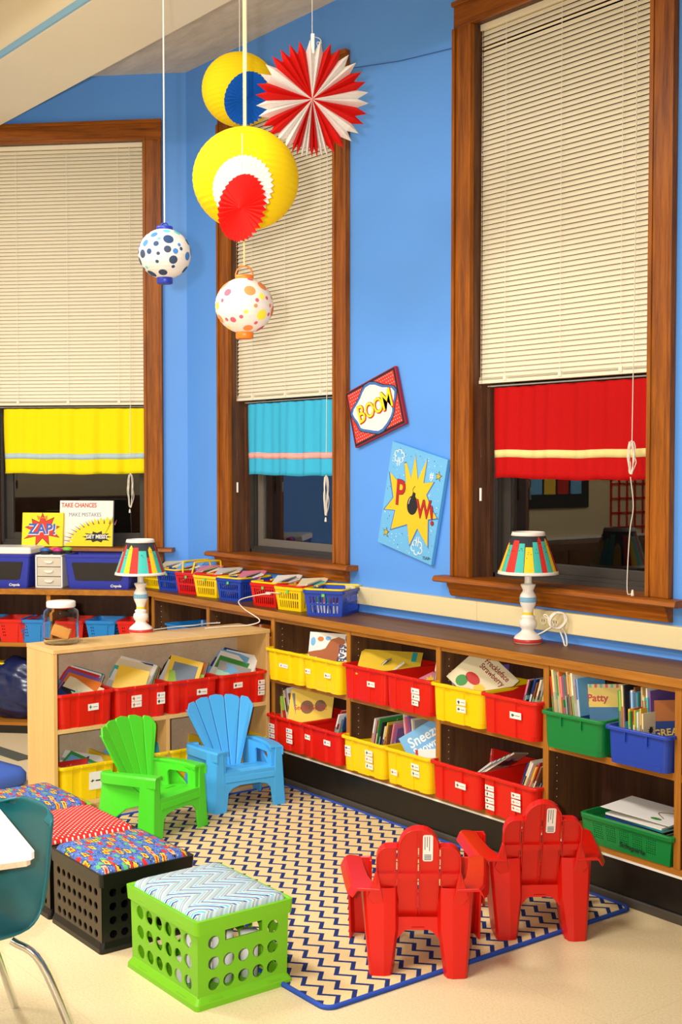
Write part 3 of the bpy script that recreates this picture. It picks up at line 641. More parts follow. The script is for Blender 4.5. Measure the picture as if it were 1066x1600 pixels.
# bay 3
b = B('yellow', '', binmw(-3.962, YB, ZS, .02), label='yellow bin with Freckleface Strawberry book on the upper shelf', labels=[(.03, .1, .055, .026), (.03, .068, .055, .026)])
stand_books(b, 'yellow bin left of the strawberry book', 3, -.13, -.09, -16, (.17, .19), (.14, .17), (.005, .01), cols=['yellow', 'cream', 'orange'])
book(.2, .19, .006, binmw(-3.962, YB, ZS) @ facing((-.03, .03, .15), (.2, -.6, .75), 18), 'purple', 'purple and white book behind the strawberry book')
bk = book(.25, .21, .007, binmw(-3.962, YB, ZS) @ facing((-.005, -.02, .18), (.42, -.66, .55), -40), 'cream', 'pinkish cream book titled Freckleface Strawberry resting on the yellow bin', plain=True)
text('title', 'Freckleface', .036, mat('title_maroon', '#8d2a25', .5), bk, frame((.02, .072, .0037), (1, 0, 0), (0, 1, 0)), width=.9, bold=.0005)
text('title', 'Strawberry', .036, MATS['title_maroon'], bk, frame((.02, .04, .0037), (1, 0, 0), (0, 1, 0)), width=.9, bold=.0005)
a = MB(); flat(a, disc(-.03, -.03, .04, 14, 1, .6), .0035, .0041, 0); flat(a, disc(.03, -.045, .03, 14, 1, .8), .0035, .0041, 1); flat(a, disc(-.06, -.07, .028, 12), .0035, .0041, 2); a.build('cover_shapes', [PM['red'], PM['yellow'], PM['green']], bk)
b = B('red', '', binmw(-3.645, YB, ZS, -.01), label='red bin with books leaning right on the upper shelf beside the green tray', labels=[(.045, .095, .065, .028)])
stand_books(b, 'upper red bin beside the green tray', 9, -.05, .08, 17, (.18, .21), (.15, .19), (.005, .011), cols=['pink', 'black', 'dark blue', 'brown', 'red', 'cream', 'grey', 'yellow', 'white'])
book(.22, .24, .007, binmw(-3.645, YB, ZS) @ facing((.0, .08, .14), (-.7, -.6, .6), 6), 'grey', 'large grey picture book at the back of the upper red bin')
b = B('red', '', binmw(-3.965, YB, ZL, .0), label='red bin with one label and books lying low on the lower shelf, third bay', labels=[(.035, .085, .065, .026)])
for k, c_ in enumerate(['white', 'purple', 'dark blue', 'green', 'light blue', 'cream']):
    book(.19, .21, .007, binmw(-3.965, YB, ZL) @ facing((.03+.012*k, -.01+.004*k, .125+.006*k), (-.62, -.1, .8), 4*k), c_, '%s picture book lying slanted in the lower red bin with one label' % c_)
b = B('red', '', binmw(-3.645, YB, ZL, -.01), label='red bin with six small labels packed with leaning paperbacks on the lower shelf', labels=lab3(-.105, .112, 4)+lab3(.05, .112, 3))
stand_books(b, 'lower red bin with six labels', 12, -.09, .07, 24, (.18, .21), (.14, .19), (.004, .01), cols=['dark blue', 'cream', 'white', 'orange', 'yellow', 'red', 'green', 'brown', 'black', 'pink', 'grey', 'teal'])
# bay 4
b = B('green', '', binmw(-3.305, YB-.005, ZS, .03), label='smooth green book tray on the upper shelf below the right lamp', H=.145, W=.30, D=.36, smooth_=True)
stand_books(b, 'green tray on the upper shelf', 17, -.125, .015, -7, (.22, .25), (.15, .2), (.004, .012), yoff=-.04, cols=['red', 'yellow', 'cream', 'green', 'white', 'grey', 'orange', 'pink', 'teal', 'brown', 'lime green', 'black', 'tan', 'gold', 'ivory', 'purple', 'light blue'])
bk = book(.25, .2, .005, binmw(-3.305, YB, ZS) @ facing((.045, -.03, .155), (.62, -.72, .1), 2), 'yellow', 'yellow and blue book titled Patty at the right end of the green tray', plain=True)
MB().box(-.125, .125, -.1, .01, .0025, .003).build('blue_picture', mat('art_blue', '#33709a', .5), bk)
text('title', 'Patty', .04, MATS['title_red'], bk, frame((-.03, .045, .0027), (1, 0, 0), (0, 1, 0)), bold=.001)
a = MB()
for k in range(12): a.box(-.125+.021*k, -.115+.021*k, .086, .1, .0025, .003, k % 2)
a.build('dotted_border', [PM['red'], PM['turquoise']], bk)
b = B('blue', '', binmw(-2.985, YB-.005, ZS, .02), label='smooth blue book tray at the right end of the upper shelf', H=.14, W=.285, D=.36, smooth_=True)
stand_books(b, 'blue tray on the upper shelf', 20, -.125, .03, -3, (.2, .235), (.16, .2), (.004, .01), yoff=-.03, cols=['green', 'lime green', 'cream', 'yellow', 'orange', 'black', 'grey', 'dark blue', 'white', 'brown', 'light blue', 'pink', 'teal', 'red', 'tan', 'gold', 'mint', 'ivory', 'turquoise', 'purple'])
stand_books(b, 'blue tray front row of small paperbacks', 10, -.04, .03, -2, (.155, .175), (.07, .09), (.005, .008), yoff=-.125, cols=['yellow', 'green', 'orange', 'red', 'lime green', 'white', 'mint', 'gold', 'maroon', 'cream'])
bk = book(.24, .215, .006, binmw(-2.985, YB, ZS) @ facing((.075, -.045, .14), (.74, -.66, .06), 2), 'dark blue', 'dark blue book with gold lettering GREATEST at the right end of the blue tray', plain=True)
MB().box(-.12, .12, .03, .1075, .003, .0036).build('orange_picture', mat('art_orange', '#b0662a', .5), bk)
text('title', 'GREATEST', .036, mat('title_gold', '#e3b94a', .5), bk, frame((.0, -.01, .0032), (1, .08, 0), (-.08, 1, 0)), bold=.0008)

# perforated green basket on the lower shelf
def pbasket(name, mat_, W, D, H, taper, colw, rows, m_extra=None, groups=5, gx=5, gy=7):
    m_ = MB(); wb, db = W*taper/2, D*taper/2; wt, dt = W/2, D/2
    def wall(bl, br, tl, tr, us, vs, hole):
        bl, br, tl, tr = map(Vector, (bl, br, tl, tr)); nr = (br-bl).cross(tl-bl).normalized()
        fn = lambda u, v, w_: ((bl*(1-u)+br*u)*(1-v)+(tl*(1-u)+tr*u)*v)-nr*w_
        m_.lattice(fn, us, vs, hole, 0, .003)
    def cuts(ng, per, lo=.12, hi=.88, gap=.25):
        us = [0]; holes = set(); wid = (hi-lo)/ng
        for g in range(ng):
            a0 = lo+g*wid; sw = wid*(1-gap)/per
            for k in range(per):
                h0 = a0+k*sw+sw*.25; us.append(h0); holes.add(len(us)-1); us.append(h0+sw*.5)
        us.append(1); return us, holes
    uf, hf = cuts(groups, gx); us_, hs = cuts(max(2, groups-1), gx); vf, hv = cuts(1, gy, .25, .82, .0)
    z0, z1 = 0, H-.01
    c_ = [(-wb, -db, z0), (wb, -db, z0), (wb, db, z0), (-wb, db, z0)]; t_ = [(-wt, -dt, z1), (wt, -dt, z1), (wt, dt, z1), (-wt, dt, z1)]
    for i in range(4):
        j = (i+1) % 4
        U, Hh = (uf, hf) if i % 2 == 0 else (us_, hs)
        wall(c_[i], c_[j], t_[i], t_[j], U, vf, lambda a_, b_, Hh=Hh: a_ in Hh and b_ in hv)
    m_.box(-wb, wb, -db, db, 0, .003)
    P = lambda e_, z: [(x, y, z) for x, y in rrect(-wt-e_, wt+e_, -dt-e_, dt+e_, .025, 4)]
    m_.loft([P(-.004, H-.018), P(.008, H-.018), P(.01, H-.004), P(.006, H), P(-.004, H), P(-.006, H-.018), P(-.004, H-.018)], False, False)
    return m_
root = bpy.data.objects.new('storage_basket', None); C.objects.link(root); root.matrix_world = binmw(-3.055, 3.845, ZL+.001, .0); tag(root, 'wide green perforated basket of papers on the bottom shelf at right', 'basket')
GW, GD, GH = .43, .29, .115
pbasket('', None, GW, GD, GH, .93, 0, 0).build('basket_body', m_greenp, root)
text('handwritten_name', 'Scheperle', .03, m_ink, root, frame((.03, -.1475+.006, .028), (1, 0, -.06), (0, -.1, 1)), shear=.2, width=1.05)
for k, c_ in enumerate(['dark blue', 'black', 'cream', 'orange', 'dark blue', 'turquoise', 'white', 'yellow', 'black', 'dark blue', 'teal', 'white']):
    book(.21+.01*(k % 3), .28-.01*(k % 2), .007, binmw(-3.04, 3.845, ZL) @ Matrix.Translation((.012*sin(k*2), .008*cos(k*3), .02+.0098*k)) @ Matrix.Rotation(.08*sin(k*1.7)+pi/2, 4, 'Z') @ Matrix.Rotation(radians(2*sin(k)), 4, 'Y'), c_, '%s workbook lying flat in the green basket, %s' % (c_, ['lowest', 'second from the bottom', 'third up', 'fourth up', 'fifth up', 'sixth up', 'middle upper', 'eighth up', 'ninth up', 'tenth up', 'just under the drawing', 'topmost white one'][k]), plain=True)
pp = MB().box(-.15, .15, -.11, .11, 0, .0015).build('drawing_paper', m_paper); pp.matrix_world = binmw(-3.05, 3.84, ZL+.143, .12) @ Matrix.Rotation(radians(3), 4, 'Y'); tag(pp, 'white paper with a crayon flower drawing on top of the green basket', 'paper')
MB().tube(smooth_curve([(.06, .07, .002), (.09, .04, .002), (.04, .0, .002), (.09, -.05, .002)], 6), .0018, 5).build('crayon_line', PM['brown'], pp)
a = MB(); flat(a, disc(.07, -.07, .017, 10, 1.4, .8), .0015, .002); a.build('crayon_leaf', PM['green'], pp)

# bookcase bins
XB = BX-.155
def bb(yc, z): return Matrix.Translation((XB, yc, z)) @ Matrix.Rotation(pi/2, 4, 'Z')
ys = [BY0+.02+.148+.296*k for k in range(4)]
b1 = B('red', '', bb(ys[0], .4255), label='leftmost red bin on the birch bookcase, with a star and face label', H=.165, W=.287, D=.31, labels=[(.035, .09, .055, .032)])
b2 = B('red', '', bb(ys[1], .4255), label='second red bin on the birch bookcase, holding the gold covered book', H=.165, W=.287, D=.31, labels=[(-.03, .105, .055, .028), (-.03, .075, .055, .028), (.105, .105, .045, .028), (.105, .075, .045, .028)])
b3 = B('red', '', bb(ys[2], .4255), label='third red bin on the birch bookcase, with a single slim label', H=.165, W=.287, D=.31, labels=[(.045, .095, .06, .03)])
b4 = B('red', '', bb(ys[3], .4255), label='rightmost red bin on the birch bookcase, with three stacked labels', H=.165, W=.287, D=.31, labels=[(-.035, .105, .055, .028), (.11, .105, .04, .024), (.11, .077, .04, .024), (.11, .049, .04, .024)])
def lay(bn, where, specs):       # books fanned on their covers toward the viewer's left
    for k, (c_, x, lean, w_, h_, y, roll) in enumerate(specs):
        th = radians(lean); nrm = (-cos(th), -.55, sin(th)); book(w_*1.08, h_*1.1, .009, bn[2] @ fit(facing((x, y, .11), nrm, roll), w_*1.08, h_*1.1, .009, bn[1]), c_, '%s book slanting in the %s' % (c_, where))
lay(b1, 'leftmost red bin of the birch bookcase', [('dark blue', -.07, 62, .19, .16, -.06, -18), ('cream', -.055, 55, .19, .19, -.03, -20), ('orange', -.03, 50, .18, .21, .0, -16), ('purple', -.012, 48, .18, .225, .02, -15), ('red', .006, 46, .18, .235, .035, -14), ('white', .024, 44, .18, .235, .045, -13), ('teal', .045, 40, .18, .225, .05, -12), ('grey', .062, 36, .17, .21, .05, -10)])
bk = book(.16, .19, .006, b2[2] @ fit(facing((-.065, -.05, .15), (-.5, -.7, .55), -14), .16, .19, .006, b2[1]), 'yellow', 'gold book with a barcode on its back, second red bin', plain=True)
MB().box(.03, .065, -.07, -.02, .003, .0036).build('barcode', m_paper, bk)
lay(b2, 'second red bin of the birch bookcase', [('white', -.03, 42, .2, .25, .02, -12), ('cream', -.008, 40, .19, .24, .03, -10), ('dark blue', .016, 37, .19, .24, .035, -9), ('light blue', .036, 34, .18, .235, .04, -8), ('grey', .056, 31, .18, .22, .04, -8), ('green', .075, 28, .17, .21, .04, -6), ('brown', .09, 25, .17, .2, .04, -5)])
bk = book(.17, .21, .01, b3[2] @ fit(facing((-.08, -.04, .155), (-.45, -.75, .5), -16), .17, .21, .01, b3[1]), 'yellow', 'yellow framed book with a grey landscape picture, third red bin', plain=True)
MB().box(-.06, .065, -.085, .075, .005, .0056).build('cover_picture', mat('art_greyblue', '#6f7f8c', .5), bk)
lay(b3, 'third red bin of the birch bookcase', [('white', -.02, 44, .18, .235, .03, -12), ('black', .0, 42, .18, .23, .04, -11), ('brown', .02, 40, .17, .22, .03, -9), ('orange', .04, 36, .17, .215, .02, -8), ('grey', .062, 33, .17, .21, .03, -6)])
book(.18, .15, .006, b3[2] @ fit(facing((-.0, -.09, .115), (-.3, -.8, .5), -12), .18, .15, .006, b3[1]), 'lime green', 'lime green and red booklet in front, third red bin of the birch bookcase')
bk = book(.2, .22, .006, b4[2] @ fit(facing((-.05, .0, .15), (-.42, -.55, .72), -20), .2, .22, .006, b4[1]), 'white', 'white book with a green and grey cover picture, rightmost red bin', plain=True)
MB().box(-.09, .08, .0, .08, .003, .0036).build('green_picture', PM['green'], bk)
book(.17, .15, .006, b4[2] @ fit(facing((-.04, -.09, .13), (-.35, -.75, .5), -20), .17, .15, .006, b4[1]), 'grey', 'grey book with a round picture in front, rightmost red bin')
lay(b4, 'rightmost red bin of the birch bookcase', [('light blue', .01, 40, .19, .23, .05, -12), ('dark blue', .03, 38, .19, .235, .06, -12), ('white', .06, 30, .18, .215, .01, -8), ('cream', .08, 26, .18, .2, .02, -6)])
b5 = B('yellow', '', bb(ys[0]+.01, .0705), label='yellow bin with a big paper notice on the bottom shelf, behind the green chair', H=.175, W=.287, D=.31, labels=[(.035, .09, .07, .085)])
lay(b5, 'yellow bin on the bottom shelf, left end', [('red', -.10, 50, .14, .13, -.04, 12), ('white', -.05, 66, .2, .19, .0, -12), ('green', -.02, 60, .15, .17, .0, -25), ('light blue', -.03, 70, .16, .15, -.05, -30), ('orange', .03, 72, .14, .13, -.06, -12)])
b6 = B('yellow', '', bb(ys[1]+.01, .0705), label='yellow bin on the bottom shelf hidden behind the green chair back', H=.175, W=.285, D=.31, labels=[])
lay(b6, 'yellow bin behind the green chair back', [('light blue', -.10, 30, .19, .21, .03, -20), ('brown', -.085, 28, .18, .215, .06, -20), ('teal', .09, 10, .16, .17, -.02, 0)])
b7 = B('yellow', '', bb(ys[2], .0705), label='yellow bin on the bottom shelf between the green and blue chairs', H=.175, W=.285, D=.31, labels=[])
stand_books(b7, 'yellow bin between the green and blue chairs', 5, -.1, -.06, -15, (.15, .18), (.14, .18), (.005, .008), cols=['dark blue', 'white', 'pink', 'red', 'grey'])
b8 = B('yellow', '', bb(ys[3], .0705), label='yellow bin on the bottom shelf behind the blue chair', H=.17, W=.285, D=.31, labels=[(.085, .095, .06, .028)])

# ------------------------------------------------------------ small children's chairs (local: x width, +y the way it faces, rear feet near y=0)
def arc(cx, cy, r, a0, a1, n_=10, ry=None):
    return [(cx+r*cos(radians(a0+(a1-a0)*i/n_)), cy+(ry or r)*sin(radians(a0+(a1-a0)*i/n_))) for i in range(n_+1)]
def fan_chair(label, m_, loc, rz):
    root = thing('childrens_chair', label, 'chair', loc, rz, "children's adirondack style chairs")
    YF = .355; HWF = .195; T = .012
    # front panel with arched legs
    fp = [(-HWF, 0), (-HWF+.062, 0), (-HWF+.068, .03), (-.118, .10), (-.095, .122), (-.05, .132), (.05, .132), (.095, .122), (.118, .10), (HWF-.068, .03), (HWF-.062, 0), (HWF, 0), (HWF-.03, .20), (-HWF+.03, .20)]
    MB().prism(fp, lambda u, v, d: (u, d+ -.03*v, v), YF-T, YF).build('front_skirt', m_, root, bevel=.003, recalc=True)
    for s in (-1, 1):
        # front leg return (the outside face) running up to the arm
        q = MB()
        q.hexa([(s*(HWF), YF, 0), (s*(HWF-T), YF, 0), (s*(HWF+.012), YF-.085, 0), (s*(HWF+.024), YF-.085, 0)], [(s*(HWF-.016), YF-.012, .30), (s*(HWF-.03), YF-.012, .30), (s*(HWF-.002), YF-.075, .30), (s*(HWF+.01), YF-.075, .30)])
        q.hexa([(s*(HWF), YF, 0), (s*(HWF-.062), YF, 0), (s*(HWF-.062), YF-T, 0), (s*HWF, YF-T, 0)], [(s*(HWF-.014), YF-.006, .302), (s*(HWF-.05), YF-.006, .302), (s*(HWF-.05), YF-.018, .302), (s*(HWF-.014), YF-.018, .302)])
        q.build('front_leg', m_, root, bevel=.003, recalc=True)
        # rear leg: slanted side panel
        rl = [(.0, 0), (.075, 0), (.12, .10), (.17, .14), (.24, .16), (.26, .20), (.20, .24), (.13, .29), (.02, .29)]
        MB().prism(rl, lambda u, v, d: (s*(.205-.10*v+d-.02*max(0, u-.1)/.1), u+.0, v), -.006, .006).build('rear_leg', m_, root, bevel=.003, recalc=True)
        # arm: inner wall and rounded top, curling round at the back
        m2 = MB(); path = [(s*.150, YF-.005, .302), (s*.168, YF-.08, .302), (s*.178, YF-.16, .300), (s*.182, .11, .296), (s*.182, .05, .292), (s*.165, .015, .29), (s*.125, .02, .288)]
        P = smooth_curve(path, 4); rings = []
        for i, p in enumerate(P):
            d = (P[min(i+1, len(P)-1)]-P[max(i-1, 0)]); d.z = 0; d.normalize(); side = Vector((d.y, -d.x, 0))*s
            f_ = i/(len(P)-1); wd = .036*(1-f_)+.014*f_
            rings.append([p+side*x_+Vector((0, 0, z_)) for x_, z_ in ((-wd, -.045), (-wd, -.006), (-wd+.007, .002), (wd-.007, .002), (wd, -.006), (wd, -.02), (wd-.008, -.02), (wd-.01, -.008), (-wd+.008, -.008), (-wd+.008, -.045))])
        m2.loft(rings, True, True).build('armrest', m_, root, bevel=.002, recalc=True)
        # inner side wall between arm and seat with a window
        sw = lambda u, v, d: (s*(.128+.10*max(0, v-.17)+.02*u+d), u, v)
        MB().prism([(.03, .13), (.165, .165), (.150, .245), (.155, .255), (.165, .260), (YF-.085, .260), (YF-.075, .252), (YF-.07, .18), (YF-.03, .18), (YF-.03, .285), (.02, .285)], sw, -.005, .005).build('side_panel', m_, root, recalc=True)
        MB().box(*(sorted((s*.125, s*.172))), YF-.05, YF-.018, .185, .30).build('arm_post', m_, root, bevel=.003)
    # seat: three boards with slots, rounded at the front
    st = MB(); prof = [(YF+.001, .155), (YF-.003, .178), (YF-.016, .197), (YF-.04, .206), (YF-.10, .204), (.20, .196), (.13, .182), (.08, .165)]
    low = [(y-(.01 if y > YF-.02 else 0), z-.012) for y, z in prof]
    us = [-.135, -.098, -.02, .02, .098, .135]
    segs = [(0, 2, False), (2, 4, False), (4, 5, False), (5, 7, False)]
    pl = prof+low[::-1]
    for k in range(len(prof)-1):
        a, b_ = prof[k], prof[k+1]; c_, d = low[k], low[k+1]
        if k in (1, 4):      # row containing slots
            f0_, f1_ = .15, .45
            mid = lambda p, q_, f_: (p[0]*(1-f_)+q_[0]*f_, p[1]*(1-f_)+q_[1]*f_)
            rows = [(a, mid(a, b_, f0_), c_, mid(c_, d, f0_), 0), (mid(a, b_, f0_), mid(a, b_, f1_), mid(c_, d, f0_), mid(c_, d, f1_), 1), (mid(a, b_, f1_), b_, mid(c_, d, f1_), d, 0)]
        else: rows = [(a, b_, c_, d, 0)]
        for (p, q_, r_, t_, sl) in rows:
            for i in range(5):
                if sl and i in (1, 3): continue
                x0, x1 = us[i], us[i+1]
                st.hexa([(x0, r_[0], r_[1]), (x1, r_[0], r_[1]), (x1, t_[0], t_[1]), (x0, t_[0], t_[1])], [(x0, p[0], p[1]), (x1, p[0], p[1]), (x1, q_[0], q_[1]), (x0, q_[0], q_[1])])
    me = st.build('seat', m_, root, recalc=True)
    # fan back of five boards
    th = radians(22); B0 = Vector((0, .105, .165)); up = Vector((0, -sin(th), cos(th))); nn = Vector((0, cos(th), sin(th)))
    L = .375; bk = MB()
    fn = lambda u, v, d: tuple(B0+Vector((u, 0, 0))+up*v+nn*(d+.9*(u*u)))
    hw0, hw1 = .070, .208
    bounds = [-1, -.60, -.2, .2, .60, 1]; tops = [.325, .358, .372, .358, .325]
    for i in range(5):
        a0, a1 = bounds[i], bounds[i+1]; g = .0022
        def X(a, v): 
            f_ = min(v/.33, 1.15); return a*(hw0+(hw1-hw0)*f_)
        tl = tops[i]; tm = (a0+a1)/2
        def TZ(a): return .376-.055*abs(a)**1.8
        n2 = 5; poly = []
        L0 = [(X(a0, v)+g, v) for v in (0, .06, .12, .2, .28)]; R0 = [(X(a1, v)-g, v) for v in (.28, .2, .12, .06, 0)]
        zt0, zt1 = TZ(a0)-.004*(i != 0)-.0, TZ(a1)-.0
        top = [(X(a0, zt0-.012)+g, zt0-.016), (X(a0, zt0)+g+.006, zt0-.002), (X(tm, TZ(tm)), TZ(tm)), (X(a1, zt1)-g-.006, zt1-.002), (X(a1, zt1-.012)-g, zt1-.016)]
        if i == 0: top[0] = (X(a0, .29)+g, zt0-.024); top[1] = (X(a0, .29)+g+.010, zt0-.003)
        if i == 4: top[4] = (X(a1, .29)-g, zt1-.024); top[3] = (X(a1, .29)-g-.010, zt1-.003)
        bk.prism(L0+top+R0, fn, -.006, .006)
    for v0, v1 in ((.0, .03), (.13, .142), (.235, .247), (.30, .31)):
        w0_ = hw0+(hw1-hw0)*(v0/.33)-.006; [bk.prism([(-w0_+w0_*q/4, v0), (-w0_+w0_*(q+1)/4, v0), (-w0_+w0_*(q+1)/4, v1), (-w0_+w0_*q/4, v1)], fn, -.012, -.006) for q in range(8)]
    bk.build('backrest', m_, root, bevel=.0025, recalc=True)
    return root
fan_chair('lime green childrens chair with a fan back by the birch bookcase', m_gchair, (-5.165, 2.715, 0), -pi/2+.33).scale = (.94, .94, .98)
fan_chair('sky blue childrens chair with a fan back on the rug', m_bchair, (-5.352, 3.335, 0), -pi/2-.10).scale = (.97, .97, .985)

def red_chair(label, loc, rz):
    m_ = m_rchair; root = thing('childrens_chair', label, 'chair', loc, rz, "red childrens chairs seen from behind")
    th = radians(14); B0 = Vector((0, .085, .15)); up = Vector((0, -sin(th), cos(th))); nn = Vector((0, cos(th), sin(th)))
    fn = lambda u, v, d: tuple(B0+Vector((u, 0, 0))+up*v+nn*d)
    # outline: three lobes
    lobe_c = arc(0, .305, .064, 0, 180, 14, .062); 
    right = [(.125, 0), (.134, .10), (.138, .20), (.138, .245)]+arc(.101, .25, .037, 0, 90, 6, .052)+[(.072, .303)]
    outl = right+[(.066, .298)]+lobe_c+[(-.066, .298)]+[(-x, y) for x, y in right[::-1]]
    body = MB()
    # boards with slots between them
    def top(x):
        ax = abs(x)
        if ax < .064: return .305+.062*sqrt(max(0, 1-(ax/.064)**2))
        if ax < .072: return .30
        if ax < .101: return .302
        return .25+.052*sqrt(max(0, 1-((ax-.101)/.037)**2))
    xs = sorted(set([-.138, -.131, -.12, -.11, -.101, -.085, -.0725, -.0685, -.063, -.055, -.042, -.028, -.014, -.002, .002, .014, .028, .042, .055, .063, .0685, .0725, .085, .101, .11, .12, .131, .138]))
    slots = [(-.0725, -.0685), (-.002, .002), (.0685, .0725)]
    for x0, x1 in zip(xs[:-1], xs[1:]):
        isl = any(abs(x0-a) < 1e-6 for a, b_ in slots)
        spans = [(0, .06), (.11, .117), (.172, .198), (.245, .252), (.288, min(top(x0), top(x1)))] if isl else [(0, None)]
        for a, b_ in spans:
            t0 = top(x0) if b_ is None else b_; t1 = top(x1) if b_ is None else b_
            body.prism([(x0, a), (x1, a), (x1, t1), (x0, t0)], fn, -.003, .004)
    o = body.build('backrest', m_, root, recalc=True)
    # raised flange round the outline, toward the rear
    fl = MB(); out = outl; inn = []
    for i, (x, y) in enumerate(out):
        a = Vector(out[max(i-1, 0)]); b_ = Vector(out[min(i+1, len(out)-1)]); d = (b_-a).normalized(); inn.append((x-d.y*.004, y+d.x*.004))
    rings = []
    for (x, y), (xi, yi) in zip(out, inn):
        rings.append([fn(x, y, .006), fn(x, y, -.026), fn(xi, yi, -.026), fn(xi, yi, .006)])
    fl.loft(rings, True, True)
    fl.build('back_flange', m_, root, bevel=.0015, recalc=True)
    rb = MB()
    for a0, a1 in ((-.132, -.0755), (-.066, -.006), (.006, .066), (.0755, .132)): rb.prism([(a0, .176), (a1, .176), (a1, .198), (a0, .198)], fn, -.014, -.002)
    for x in (-.0775, -.064, -.0065, .005, .064, .0765): rb.prism([(x, .0), (x+.0018, .0), (x+.0018, top(x)-.003), (x, top(x)-.003)], fn, -.010, -.002)
    rb.build('back_ribs', m_, root, bevel=.001)
    # rear legs with the arch between
    def zb(x): return Vector((x, 0, 0))
    rp = MB()
    arch = [(-.165, 0), (-.088, 0), (-.078, .05), (-.066, .10), (-.045, .138), (-.02, .154), (.02, .154), (.045, .138), (.066, .10), (.078, .05), (.088, 0), (.165, 0), (.180, .20), (.205, .285), (.14, .288), (.128, .20), (.10, .17), (-.10, .17), (-.128, .20), (-.14, .288), (-.205, .285), (-.180, .20)]
    rp2 = MB()
    for s in (-1, 1):
        # leg column as a curved channel, rounded on its inner rear edge
        sec = lambda z: [(s*(.086-.02*min(z, .15)/.15), .012+.10), (s*(.084-.02*min(z, .15)/.15), .03), (s*(.094-.02*min(z, .15)/.15), .006), (s*(.112), .0), (s*(.152+.02*z/.285), .004), (s*(.160+.022*z/.285), .016), (s*(.163+.03*z/.285), .115)]
        rings = []
        for z in (0, .012, .05, .10, .15, .20, .25, .287):
            sh = .006 if z == 0 else 0; lean = -.01*z/.28
            pts = [(x, y+lean+.045*(z/.287), z) for x, y in sec(z)]
            pin = [(x+(-.007*s if k > 3 else (.007*s if k < 2 else 0)), y+(.007 if 1 < k < 6 else 0), z) for k, (x, y, z) in enumerate(pts)]
            rings.append(pts+pin[::-1])
        rp = MB().loft(rings, True, True); rp.build('rear_leg', m_, root, bevel=.002, recalc=True)
        # fin from the leg up to the side of the back
        MB().prism([(s*.10, .17), (s*.165, .26), (s*.14, .345), (s*.132, .345)], lambda u, v, d: (u, .05-.14*(v-.15)+d, v), -.008, .008).build('side_gusset', m_, root, bevel=.002, recalc=True)
        # armrest plate with a drooping outer edge
        ar = []; 
        for y, xi, xo, z in ((.02, .125, .205, .289), (.06, .14, .222, .291), (.14, .165, .232, .293), (.24, .178, .242, .294), (.33, .186, .250, .294), (.35, .192, .246, .293), (.362, .204, .236, .292)):
            ar.append([(s*xi, y, z), (s*(xo-.008), y, z+.003), (s*xo, y, z-.004), (s*(xo+.012), y-.002, z-.028), (s*(xo+.008), y-.002, z-.028), (s*(xo-.006), y, z-.008), (s*xi, y, z-.008)])
        MB().loft(ar, True, True).build('armrest', m_, root, bevel=.0015, recalc=True)
        # front leg
        fr = [[(s*(.150+.0*z), .325+.02*(1-z/.285), z), (s*(.150), .375+.02*(1-z/.285), z), (s*(.228-.01*(1-z/.285)), .375+.02*(1-z/.285), z), (s*(.236-.006*(1-z/.285)), .31+.015*(1-z/.285), z), (s*(.228-.006*(1-z/.285)), .31+.015*(1-z/.285), z), (s*(.220-.01*(1-z/.285)), .366+.02*(1-z/.285), z), (s*.158, .366+.02*(1-z/.285), z), (s*.158, .325+.02*(1-z/.285), z)] for z in (0, .06, .14, .22, .286)]
        MB().loft(fr, True, True).build('front_leg', m_, root, bevel=.002, recalc=True)
        MB().prism([(.08, .13), (.30, .15), (.36, .15), (.36, .18), (.20, .19), (.08, .19)], lambda u, v, d: (s*(.152+d), u, v), -.004, .004).build('seat_side', m_, root, recalc=True)
    MB().prism([(-.088, .10), (-.068, .115), (-.048, .138), (-.02, .154), (.02, .154), (.048, .138), (.068, .115), (.088, .10), (.125, .185), (-.125, .185)], lambda u, v, d: (u, .035+d+.1*v, v), .0, .006).build('rear_skirt', m_, root, recalc=True)
    MB().prism([(.05, .152), (.12, .158), (.28, .178), (.35, .176), (.372, .16), (.375, .10), (.368, .10), (.365, .155), (.345, .168), (.28, .170), (.12, .150), (.05, .144)], lambda u, v, d: (d, u, v), -.152, .152).build('seat', m_, root, recalc=True)
    lb = MB().prism(rrect(-.0165, .0165, -.048, .048, .007, 4), XY, 0, .0008).build('care_label', m_paper, root, mw=frame(fn(.030, .287, -.0036), (1, 0, 0), up))
    lk = MB()
    for k in range(7): lk.box(-.0115, .0115, -.044+k*.0032, -.0422+k*.0032, .0008, .0011)
    for k, ln in enumerate((.05, .04, .055)): lk.box(-.011+k*.0075, -.0085+k*.0075, .044-ln, .042, .0008, .0011)
    lk.build('label_print', mat('grey_print', '#6d6d70', .6), lb)
    return root
HD = .9154     # heading that faces straight away from the photographer
red_chair('red childrens chair seen from behind, nearest, at the rug edge', (-3.027, 2.645, .0), HD-.02)
red_chair('red childrens chair seen from behind, nearer the bookcase', (-2.998, 3.195, .0), HD+.04)

